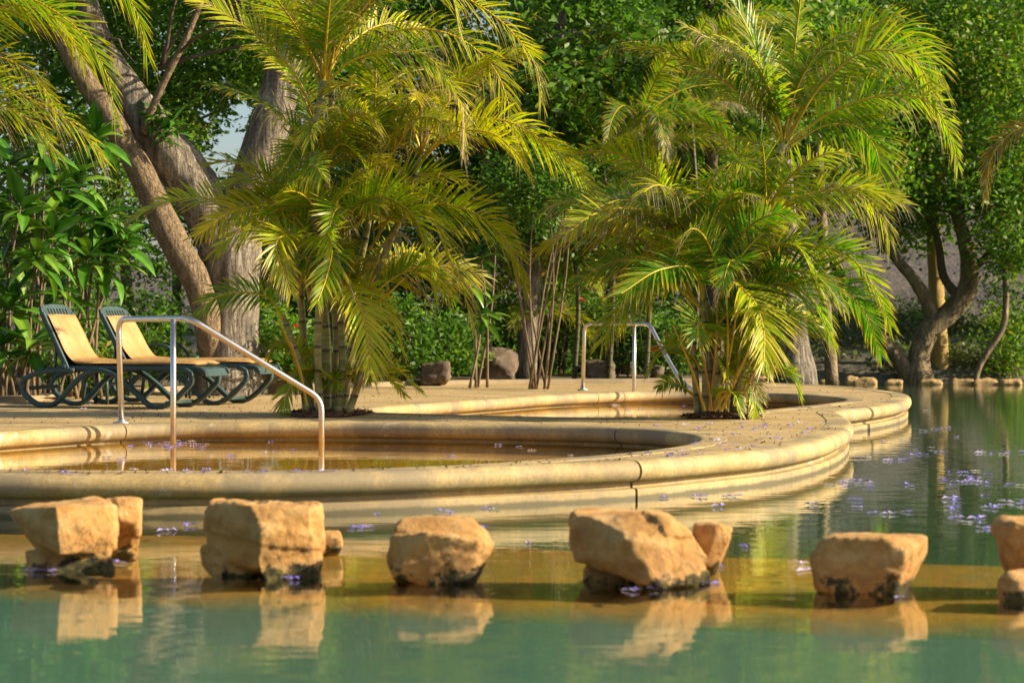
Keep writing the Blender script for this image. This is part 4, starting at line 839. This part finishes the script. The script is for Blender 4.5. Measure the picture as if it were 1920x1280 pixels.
def blossom(parent, p, r, mat):
    rg = random.Random(int(p[0] * 1000)); mb = MB()
    for k in range(9):
        a = k * 2.4; e = rg.uniform(-.2, 1.0); d = np.array((math.cos(a) * math.cos(e), math.sin(a) * math.cos(e), math.sin(e))) * r
        s_ = np.array((-math.sin(a), math.cos(a), 0)) * r * .45
        mb.add([p, p + d * .6 + s_, p + d + (0, 0, -.2 * r), p + d * .6 - s_], [(0, 1, 2, 3)])
    mb.build('blossom', mat, parent)
for (sh, x, y, D, r) in [(8, 555, 612, 26.0, .05), (8, 608, 606, 26.0, .05), (8, 553, 664, 26.0, .05), (8, 600, 648, 26, .03), (2, 1090, 563, 34, .09), (4, 1228, 656, 34, .08), (7, 480, 648, 26.6, .03)]:
    blossom(SH[sh], Q(x, y, D), r, M['red'])
blossom(SH[6], Q(157, 592, 26.0), .045, noisy('pink_petal', [(.3, (.6, .15, .22)), (.7, (.7, .3, .35))], 9, .6))

# broad-leaved plants behind the loungers
def leaf_mesh(k):
    rg = random.Random(900 + k); mb = MB(); n = 8; V = []; C = []; Lc = [(.05, .15, .015), (.08, .21, .02), (.14, .26, .025), (.03, .10, .012)][k % 4]
    bend = [.35, .6, .85, .2][k % 4]
    for i in range(n):
        t = i / (n - 1); wdt = .135 * math.sin(math.pi * min(1, t ** .75 * .98 + .02)) * (1 if i else .2); a = -bend * t * 1.6
        x = t * (1 - .25 * bend * t); z = .15 * t - bend * .55 * t * t
        for s_ in (-1, -.5, 0, .5, 1):
            V.append((x, s_ * wdt, z + abs(s_) * wdt * .35 + .006 * math.sin(t * 22) * abs(s_)))
            C.append(np.array(Lc) * (1.5 if s_ == 0 else 1) * (1 + .15 * math.sin(t * 30)))
    Fc = [(i * 5 + j, i * 5 + j + 1, i * 5 + j + 6, i * 5 + j + 5) for i in range(n - 1) for j in range(4)]
    mb.add(V, Fc, C); me = bpy.data.meshes.new('leaf'); me.from_pydata(mb.v, [], mb.f)
    at = me.color_attributes.new('Col', 'FLOAT_COLOR', 'POINT'); at.data.foreach_set('color', np.array([(*c, 1) for c in C], dtype=np.float32).ravel())
    me.materials.append(M['gloss']); me.polygons.foreach_set('use_smooth', [True] * len(me.polygons)); return me
LM = [leaf_mesh(k) for k in range(4)]
def broad(lab, base, heads, D, seed, foot=None, nl=(14, 19), size=(.42, .66)):
    rg = random.Random(seed); b = P(base, 752, DZ); b = np.array(((base - 960) / F * D, D, DZ)) if foot is None else Q(base, foot, D)
    o = empty('broad_leaved_plant', tuple(b), lab, 'plant', 'broad leaved plants behind the loungers')
    for (x, y, e) in heads:
        h = Q(x, y, D + e); b0 = b + np.array((rg.uniform(-.25, .25), rg.uniform(-.1, .3), 0)) * (1 if foot is None else .3); mid = vlerp(b0, h, .55) + np.array((rg.uniform(-.08, .08), 0, 0))
        mb = MB(); mb.tube(spline([b0, mid, h], 12), list(np.linspace(.022, .012, 12)), 7); mb.build('stem', M['twig'], o)
        cnt = rg.randint(*nl)
        for k in range(cnt):
            lo = bpy.data.objects.new('leaf', LM[rg.randrange(4)]); COL.objects.link(lo); lo.parent = o
            az = k * 2.4 + rg.uniform(-.3, .3); pit = rg.uniform(-.2, 1.0) - k / cnt * .75; s_ = rg.uniform(*size)
            lo.matrix_local = Matrix.Translation(Vector(h - b) + Vector((0, 0, -.18 * k / cnt))) @ Matrix.Rotation(az, 4, 'Z') @ Matrix.Rotation(-pit, 4, 'Y') @ Matrix.Rotation(rg.uniform(-.5, .5), 4, 'X') @ Matrix.Scale(s_, 4)
broad('dense glossy broad leaved plant behind the nearer lounger', 30, [(20, 300, 0), (85, 270, .2), (40, 380, -.2), (10, 460, .1), (70, 470, -.3), (25, 560, -.2), (60, 640, -.4), (0, 640, -.3), (110, 340, .3), (-40, 380, 0), (100, 430, .1), (-30, 550, .0)], 24.3, 1)
broad('lanky broad leaved plant with bare canes above the second lounger', 145, [(150, 330, .1), (190, 400, .2), (130, 400, -.1), (200, 480, .3), (165, 470, 0), (110, 530, -.2), (235, 440, .4), (180, 250, .5), (125, 610, -.1)], 24.9, 2)
broad('broad leaved plant high against the leaning limbs', 95, [(60, 200, .6), (130, 225, .7), (20, 230, .6), (90, 160, .8), (10, 130, .9)], 25.6, 3)
broad('strap leaved plant perched in the fork of the tree', 300, [(300, 215, 0), (325, 228, -.1), (285, 205, .1), (310, 240, -.1)], 26.2, 4, foot=262, size=(.22, .36))
broad('dark strap leaved plant behind the drooping yellow frond', 905, [(900, 470, 0), (880, 520, .1), (930, 440, .2), (905, 580, .1)], 29.5, 5, size=(.34, .5))

# ------------------------------------------------------------------ handrails
def rail(label, path, posts, flange):
    b = path[0]; o = empty('handrail', tuple(b), label, 'handrail', 'pool handrails')
    # rounded bends
    pts = [np.array(p, float) for p in path]; out = [pts[0]]
    for i in range(1, len(pts) - 1):
        a, c, d = pts[i - 1], pts[i], pts[i + 1]; r = min(.11, .45 * np.linalg.norm(c - a), .45 * np.linalg.norm(d - c))
        p0 = c + (a - c) / np.linalg.norm(a - c) * r; p1 = c + (d - c) / np.linalg.norm(d - c) * r
        for t in np.linspace(0, 1, 9): out.append((1 - t) ** 2 * p0 + 2 * t * (1 - t) * c + t * t * p1)
    out.append(pts[-1]); mb = MB(); mb.tube(out, .0255, 16); mb.build('rail', M['steel'], o)
    for (p, q) in posts:
        mb = MB(); mb.tube([p, vlerp(p, q, .5), q], .0245, 16); mb.build('post', M['steel'], o)
    mb = MB(); f = np.array(flange); mb.tube([f + (0, 0, -.002), f + (0, 0, .012)], .075, 20); mb.tube([f + (0, 0, .011), f + (0, 0, .03)], .035, 16); mb.build('flange', M['steel'], o)
ra = P(228, 793, DZ); ZT = 1.142
d2, d3 = 17.85, 18.0
x1, x2, x3 = ra[0], (325 - 960) / F * d2, (603 - 960) / F * d3
topb = np.array(((222 - 960) / F * ra[1], ra[1], ZT)); bend = np.array(((356 - 960) / F * 17.8, 17.8, ZT + .005)); low = Q(603, 748, d3)
rail('steel handrail descending into the front pool beside the loungers', [ra, topb, bend, low, np.array((low[0], d3, -.15))], [(np.array((x2, d2, -.15)), np.array((x2, d2, ZT)))], ra)
rb_ = P(1093, 731, DZ); zt = Q(1095, 607, rb_[1])[2]; Db = rb_[1]
rail('steel handrail with sloping end at the rear pool', [rb_, (rb_[0] + .02, Db, zt), Q(1218, 607, Db - .6), Q(1246, 662, Db - .9), Q(1275, 712, Db - 1.2), Q(1312, 742, Db - 1.4), Q(1320, 790, Db - 1.4)],
     [(np.array((Q(1189, 0, Db - .45)[0], Db - .45, -.15)), Q(1189, 607, Db - .45))], rb_)

# ------------------------------------------------------------------ sun loungers (x along the length, y across, z up)
def ribbon(mb, path, wdt, th, y):     # flat plastic band following a curve in the x-z plane
    c = spline([(a, y, b) for a, b in path], 64); T = np.gradient(c, axis=0); T /= np.linalg.norm(T, axis=1)[:, None]
    V = []; 
    for p, t in zip(c, T):
        n_ = np.array((-t[2], 0, t[0]))
        for a, b in ((-1, -.7), (-.8, -1), (.8, -1), (1, -.7), (1, .7), (.8, 1), (-.8, 1), (-1, .7)): V.append(p + n_ * th * a * .5 + np.array((0, wdt * .5 * b, 0)))
    n = len(c); Fc = [(i * 8 + k, i * 8 + (k + 1) % 8, (i + 1) * 8 + (k + 1) % 8, (i + 1) * 8 + k) for i in range(n - 1) for k in range(8)]
    Fc += [tuple(range(8))[::-1], tuple((n - 1) * 8 + k for k in range(8))]; mb.add(V, Fc)
def slab(mb, path, y0, y1, th, puff=0, nx=30, ny=14):    # padded or plain board following a curve
    c = spline([(a, 0, b) for a, b in path], nx); T = np.gradient(c, axis=0); T /= np.linalg.norm(T, axis=1)[:, None]; V = []
    for side in (1, -1):
        for i, (p, t) in enumerate(zip(c, T)):
            n_ = np.array((-t[2], 0, t[0])); u = i / (nx - 1)
            for j in range(ny):
                v = j / (ny - 1); e = min(1, min(u, 1 - u) * nx / 2.2) ** .5 * min(1, min(v, 1 - v) * ny / 2.2) ** .5
                e = e if puff else 1
                hgt = th * .5 * (e if puff else 1) + puff * (noise.noise(Vector((u * 7, v * 4, side))) * .35 + .3 * math.sin(math.pi * u) * math.sin(math.pi * v))
                q = p + n_ * hgt * side; V.append((q[0], y0 + (y1 - y0) * v, q[2]))
    m = nx * ny; Fc = []
    for i in range(nx - 1):
        for j in range(ny - 1):
            a = i * ny + j; Fc.append((a, a + ny, a + ny + 1, a + 1)); Fc.append((m + a, m + a + 1, m + a + ny + 1, m + a + ny))
    for i in range(nx - 1):
        a = i * ny; Fc.append((a, m + a, m + a + ny, a + ny)); a = i * ny + ny - 1; Fc.append((a, a + ny, m + a + ny, m + a))
    for j in range(ny - 1):
        Fc.append((j, j + 1, m + j + 1, m + j)); a = (nx - 1) * ny + j; Fc.append((a, m + a, m + a + 1, a + 1))
    mb.add(V, Fc)
WAVE = [(.62, .385), (.40, .385), (.17, .345), (.04, .27), (.03, .19), (.12, .08), (.26, .018), (.38, .03), (.48, .11), (.60, .24), (.74, .35), (.88, .39), (1.02, .36), (1.18, .26), (1.34, .12), (1.46, .025), (1.58, .02), (1.70, .08), (1.82, .19), (1.90, .29), (1.89, .37), (1.80, .40)]
def lounger(label, loc, rz, back):
    o = empty('sun_lounger', loc, label, 'sun lounger', 'sun loungers on the terrace'); o.rotation_euler = (0, 0, rz); o.scale = (1.05, 1, 1); Z0 = Vector((0, 0, 0)); g = M['green_plastic']
    for y in (0.02, .64):
        mb = MB(); ribbon(mb, WAVE, .055, .05, y); mb.build('side_frame', g, o, Z0)
        mb = MB(); ribbon(mb, [(.42, .405), (.9, .41), (1.5, .41), (1.93, .405), (2.0, .385), (2.02, .35)], .04, .055, y + (.035 if y < .3 else -.035)); mb.build('seat_rail', g, o, Z0)
    mb = MB(); slab(mb, [(.48, .42), (1.2, .422), (1.9, .42), (1.99, .40), (2.03, .33)], .06, .60, .016, 0, 20, 4)
    mb.build('seat_deck', g, o, Z0, smooth=False)
    mb = MB(); mb.tube([(.12, .03, .2), (.12, .63, .2)], .02, 8); mb.tube([(1.62, .03, .06), (1.62, .63, .06)], .018, 8); mb.build('cross_bar', g, o, Z0)
    ca, sa = math.cos(back), math.sin(back); hx, hz = .52, .425
    f = lambda l, t=0: (hx - l * ca - t * sa * -1 * 0 , hz + l * sa)
    # back frame: two side rails and a rounded slotted head
    for y in (.035, .625):
        mb = MB(); ribbon(mb, [f(-.04), f(.2), f(.45), f(.62)], .045, .055, y); mb.build('back_rail', g, o, Z0)
    mb = MB(); slab(mb, [f(.02), f(.3), f(.56)], .055, .605, .014, 0, 10, 4); mb.build('back_panel', g, o, Z0, smooth=False)
    mb = MB(); n = 14; V = []   # rounded head
    for side in (.014, -.014):
        for k in range(n):
            a = math.pi * k / (n - 1); l = .62 + .10 * max(0, math.sin(a)) ** .6; y = .33 - .318 * math.cos(a); x, z = f(l); V.append((x + side * sa, y, z + side * ca))
        for y in (.648, .012): x, z = f(.55); V.append((x + side * sa, y, z + side * ca))
    m = n + 2; mb.add(V, [tuple(range(m)), tuple(range(m, 2 * m))[::-1]] + [(k, m + k, m + (k + 1) % m, (k + 1) % m) for k in range(m)])
    hd = mb.build('head_panel', g, o, Z0, smooth=False)
    for k in range(7):
        mb = MB(); y = .15 + k * .06; x, z = f(.595); x2_, z2_ = f(.665); ox, oz = .016 * sa, .016 * ca
        mb.tube([(x + ox, y, z + oz), (x2_ + ox, y, z2_ + oz)], .008, 6); mb.build('slot', DARK, hd, Z0)
    mb = MB(); mb.tube([(hx - .02, .0, hz), (hx - .02, .66, hz)], .03, 10); mb.build('hinge', g, o, Z0)
    for y in (.08, .58):
        mb = MB(); x, z = f(.30); mb.tube([(x - .01, y, z - .02), (x - .02, y, .34)], .014, 6); mb.build('prop', g, o, Z0)
    nx_, nz_ = sa, ca
    g2 = lambda l, t: (hx - l * ca + t * sa, hz + l * sa + t * ca)
    mb = MB(); slab(mb, [g2(.585, .045), g2(.36, .05), g2(.11, .055), (hx + .06, hz + .065), (hx + .2, hz + .045), (1.3, .465), (1.7, .465), (1.93, .46)], .045, .615, .062, .022, 60, 18)
    mb.build('cushion', M['cushion'], o, Z0)
    return o
DARK = noisy('dark_slot', [(.3, (.01, .015, .015)), (.7, (.015, .02, .02))], 5, .8)
rzl = R(-18)
def place(xnear, ynear):              # the near foot leg (x=1.52) stands at this pixel
    p = P(xnear, ynear, DZ); dx = 1.52 * 1.05; return (p[0] - dx * math.cos(rzl), p[1] - dx * math.sin(rzl), DZ)
lounger('dark green sun lounger with tan cushion and steeply raised back nearer the handrail', place(292, 766), rzl, R(64))
lounger('dark green sun lounger with tan cushion standing beside the tree trunk', place(398, 758.5), rzl, R(62))
# plastic side table between the loungers
tp = P(190, 757, DZ); o = empty('side_table', tuple(tp), 'small green plastic side table between the loungers', 'table')
Zz = Vector((0, 0, 0))
mb = MB(); n = 24; mb.tube([(0, 0, .40), (0, 0, .425)], .22, n); mb.build('table_top', M['green_plastic'], o, Zz, smooth=False)
for a in range(4):
    an = a * math.pi / 2 + .5; mb = MB(); mb.tube([(.16 * math.cos(an), .16 * math.sin(an), .41), (.21 * math.cos(an), .21 * math.sin(an), .0)], [.026, .018], 6); mb.build('leg', M['green_plastic'], o, Zz)
# plastic armchair seen over the loungers
cp = P(300, 741, DZ); o = empty('garden_chair', tuple(cp), 'dark green plastic armchair half hidden behind the loungers', 'chair')
for y in (-.24, .24):
    mb = MB(); ribbon(mb, [(-.28, .55), (-.2, .60), (0, .62), (.18, .60), (.26, .52), (.27, .3), (.29, 0)], .05, .025, y); mb.build('armrest', M['green_plastic'], o, Zz)
    mb = MB(); mb.tube([(-.26, y * .9, .42), (-.32, y, 0)], [.025, .018], 6); mb.build('leg', M['green_plastic'], o, Zz)
mb = MB(); slab(mb, [(-.27, .40), (0, .40), (.26, .42)], -.23, .23, .02, 0, 8, 4); mb.build('seat', M['green_plastic'], o, Zz, smooth=False)
mb = MB(); slab(mb, [(-.26, .40), (-.30, .55), (-.33, .66)], -.23, .23, .02, 0, 8, 4); mb.build('backrest', M['green_plastic'], o, Zz, smooth=False)
o.rotation_euler = (0, 0, R(-10))
# low planter wall, cup, pot and board by the tree
mb = MB(); a, b = P(485, 731, DZ), P(580, 731, DZ)
def boxm(mb, x0, x1, y0, y1, z0, z1, bev=.01):
    V = [(x, y, z) for x in (x0, x1) for y in (y0, y1) for z in (z0, z1)]; mb.add(V, [(0, 1, 3, 2), (4, 6, 7, 5), (0, 4, 5, 1), (2, 3, 7, 6), (0, 2, 6, 4), (1, 5, 7, 3)])
D_ = 27.0; xa, xb = Q(482, 0, D_)[0], Q(570, 0, D_)[0]
boxm(mb, xa, xb, D_ - .1, D_ + .15, DZ - .02, Q(0, 674, D_)[2]); w_ = mb.build('planter_wall', M['kerb'], smooth=False)
tag(w_, 'low grey planter wall beside the forked trunk', 'wall'); bv = w_.modifiers.new('b', 'BEVEL'); bv.width = .02; bv.segments = 2
pz = Q(0, 674, D_)[2]; pp_ = (Q(498, 0, D_)[0], D_, pz); o = empty('flower_pot', pp_, 'small white pot of red flowers on the planter wall', 'flower pot')
mb = MB(); mb.tube([(0, 0, 0), (0, 0, .03), (0, 0, .09), (0, 0, .14), (0, 0, .15)], [.035, .05, .062, .05, .055], 14); mb.build('pot', M['white'], o, Zz)
blossom(o, np.array((.01, -.02, .17)), .09, M['red']); blossom(o, np.array((-.05, 0, .18)), .07, M['red']); blossom(o, np.array((.0, -.06, .03)), .04, M['red'])
cpos = Q(366, 682, 25.2); 
o = empty('garden_table', (cpos[0], 25.2, DZ), 'small dark green table behind the far lounger holding a cup', 'table')
ht = float(cpos[2] - DZ); mb = MB(); mb.tube([(0, 0, ht - .03), (0, 0, ht)], .2, 20); mb.build('table_top', M['green_plastic'], o, Zz, smooth=False)
for a in range(3):
    an = a * 2.09 + .3; mb = MB(); mb.tube([(.12 * math.cos(an), .12 * math.sin(an), ht - .02), (.17 * math.cos(an), .17 * math.sin(an), 0)], .018, 6); mb.build('leg', M['green_plastic'], o, Zz)
o = empty('cup', tuple(cpos), 'green plastic cup on the table by the trunk', 'cup')
mb = MB(); mb.tube([(0, 0, .001), (0, 0, .09), (0, 0, .09), (0, 0, .03)], [.032, .045, .041, .03], 16); mb.build('cup_body', M['green_cup'], o, Zz)
mb = MB(); mb.tube([(0, 0, .082), (0, 0, .094)], .048, 16, cap=False); mb.build('rim', M['green_cup'], o, Zz)

# ------------------------------------------------------------------ fallen jacaranda blossom and litter
def petal_mesh(k):
    rg = random.Random(1200 + k); mb = MB(); V = []; Fc = []; C = []; base = [(.34, .28, .85), (.46, .38, .86), (.26, .22, .80), (.62, .52, .88)][k % 4]
    n = 5
    for j in range(n):
        a = j * 2 * math.pi / n + rg.uniform(-.3, .3); l = rg.uniform(.6, 1.1); s_ = .42; k0 = len(V)
        V += [(0, 0, .1), (math.cos(a - .4) * l * .6, math.sin(a - .4) * l * .6, rg.uniform(.15, .4)), (math.cos(a) * l, math.sin(a) * l, rg.uniform(.0, .3)), (math.cos(a + .4) * l * .6, math.sin(a + .4) * l * .6, rg.uniform(.15, .4))]
        Fc.append((k0, k0 + 1, k0 + 2, k0 + 3)); C += [np.array(base) * rg.uniform(.8, 1.2)] * 4
    me = bpy.data.meshes.new('petal'); me.from_pydata(V, [], Fc); at = me.color_attributes.new('Col', 'FLOAT_COLOR', 'POINT')
    at.data.foreach_set('color', np.array([(*np.clip(c, 0, .9), 1) for c in C], dtype=np.float32).ravel()); me.materials.append(M['petal']); return me
PM = [petal_mesh(k) for k in range(6)]
def inside(c, p):
    x, y = c[:, 0], c[:, 1]; x2, y2 = np.roll(x, -1), np.roll(y, -1); m = ((y > p[1]) != (y2 > p[1])) & (p[0] < (x2 - x) * (p[1] - y) / (y2 - y + 1e-12) + x); return m.sum() % 2 == 1
def petal(x, y, z, where, size=.022):
    p = P(x, y, z)
    io, i1, i2 = inside(outer, p), inside(pool1, p), inside(pool2, p)
    ok = {'lake': not inside(offset(outer, .02), p), 'deck': inside(offset(outer, -.06), p) and not inside(offset(pool1, .06), p) and not inside(offset(pool2, .06), p), 'front': inside(offset(pool1, -.02), p), 'rear': inside(offset(pool2, -.02), p)}[where]
    if not ok: return
    o = bpy.data.objects.new('fallen_blossom', PM[rnd.randrange(6)]); COL.objects.link(o); s_ = size * 1.75 * rnd.uniform(.7, 1.4); o.scale = (s_ * rnd.uniform(.8, 1.5), s_ * rnd.uniform(.8, 1.5), s_ * (1.3 if where == 'deck' else .95))
    o.location = (p[0], p[1], z + .0015); o.rotation_euler = (0, 0, rnd.uniform(0, 6.28))
    lab = {'lake': 'purple blossom floating on the green lake', 'deck': 'purple blossom lying on the sandy terrace', 'front': 'purple blossom floating on the front pool', 'rear': 'purple blossom floating on the rear pool'}[where]
    tag(o, lab, 'blossom', {'lake': 'blossoms floating on the lake', 'deck': 'blossoms on the terrace', 'front': 'blossoms on the front pool', 'rear': 'blossoms on the rear pool'}[where])
for k in range(26):
    cx, cy = rnd.gauss(1770, 120), rnd.uniform(755, 985)
    for _ in range(rnd.choice((1, 2, 3, 5, 7))): petal(cx + rnd.gauss(0, 26), cy + rnd.gauss(0, 4), 0, 'lake', .025)
for _ in range(16): petal(rnd.uniform(1600, 1920), rnd.uniform(900, 960), 0, 'lake', .026)
for x, y in [(1060, 936), (985, 945), (1000, 948), (1010, 946), (960, 950), (925, 955), (912, 953), (1095, 938), (1140, 930), (1155, 932), (1170, 931), (1190, 925), (1205, 923), (1250, 930), (1245, 934), (840, 963), (830, 960), (705, 964), (670, 990), (685, 990), (660, 991), (355, 986), (315, 996), (990, 1018), (910, 990), (1287, 923), (1305, 931), (1315, 932), (1360, 932), (1372, 931), (1350, 950), (1500, 1057), (1512, 1070), (1688, 1121), (62, 1072), (88, 1072), (218, 1056), (548, 1086), (750, 1085), (1182, 1108), (1315, 1096), (1330, 1096), (1345, 1062), (1396, 1025), (1230, 1106), (1520, 946), (1700, 960), (1640, 962)]: petal(x, y, 0, 'lake', .024)
for t in np.linspace(0, 1, 34):       # drift against the terrace wall
    if rnd.random() < .75: petal(1380 + 215 * t + rnd.uniform(-6, 6), 897 - 20 * t - 35 * t ** 3 + rnd.uniform(0, 5), 0, 'lake', .02)
for t in np.linspace(0, 1, 14): petal(1590 + 115 * t, 791 - 19 * t + rnd.uniform(0, 4), 0, 'lake', .022)
for _ in range(30): petal(rnd.gauss(330, 35), rnd.gauss(834, 4), ZW, 'front', .02)
for _ in range(14): petal(rnd.uniform(150, 1100), rnd.uniform(828, 870), ZW, 'front', .018)
for _ in range(12): petal(rnd.uniform(1000, 1500), rnd.uniform(745, 775), ZW, 'rear', .02)
for _ in range(70): petal(rnd.uniform(1150, 1560), rnd.uniform(790, 862), DZ, 'deck', .018)
for _ in range(52): petal(rnd.uniform(0, 1150), rnd.uniform(876, 896), DZ, 'deck', .016)
for _ in range(34): petal(rnd.uniform(0, 1300), rnd.uniform(728, 790), DZ, 'deck', .016)
mb = MB()
for k in range(1900):
    x, y = rnd.choice(((rnd.uniform(-50, 1200), rnd.uniform(725, 795)), (rnd.uniform(1100, 1700), rnd.uniform(730, 870)), (rnd.uniform(0, 1250), rnd.uniform(862, 893))))
    p = P(x, y, DZ)
    if not inside(offset(outer, -.07), p) or inside(offset(pool1, .08), p) or inside(offset(pool2, .08), p): continue
    a = rnd.uniform(0, 6.28); l = rnd.uniform(.007, .024); ux, uy = math.cos(a) * l, math.sin(a) * l; q = rnd.uniform(.3, .8); z = DZ + .003
    mb.add([(p[0] - ux, p[1] - uy, z), (p[0] + uy * q, p[1] - ux * q, z + .002), (p[0] + ux, p[1] + uy, z + rnd.uniform(0, .02)), (p[0] - uy * q, p[1] + ux * q, z + .003)], [(0, 1, 2, 3)])
tag(mb.build('leaf_litter', M['litter'], smooth=False), 'dark crumbs of fallen leaves scattered over the terrace', 'leaf litter', kind='stuff')
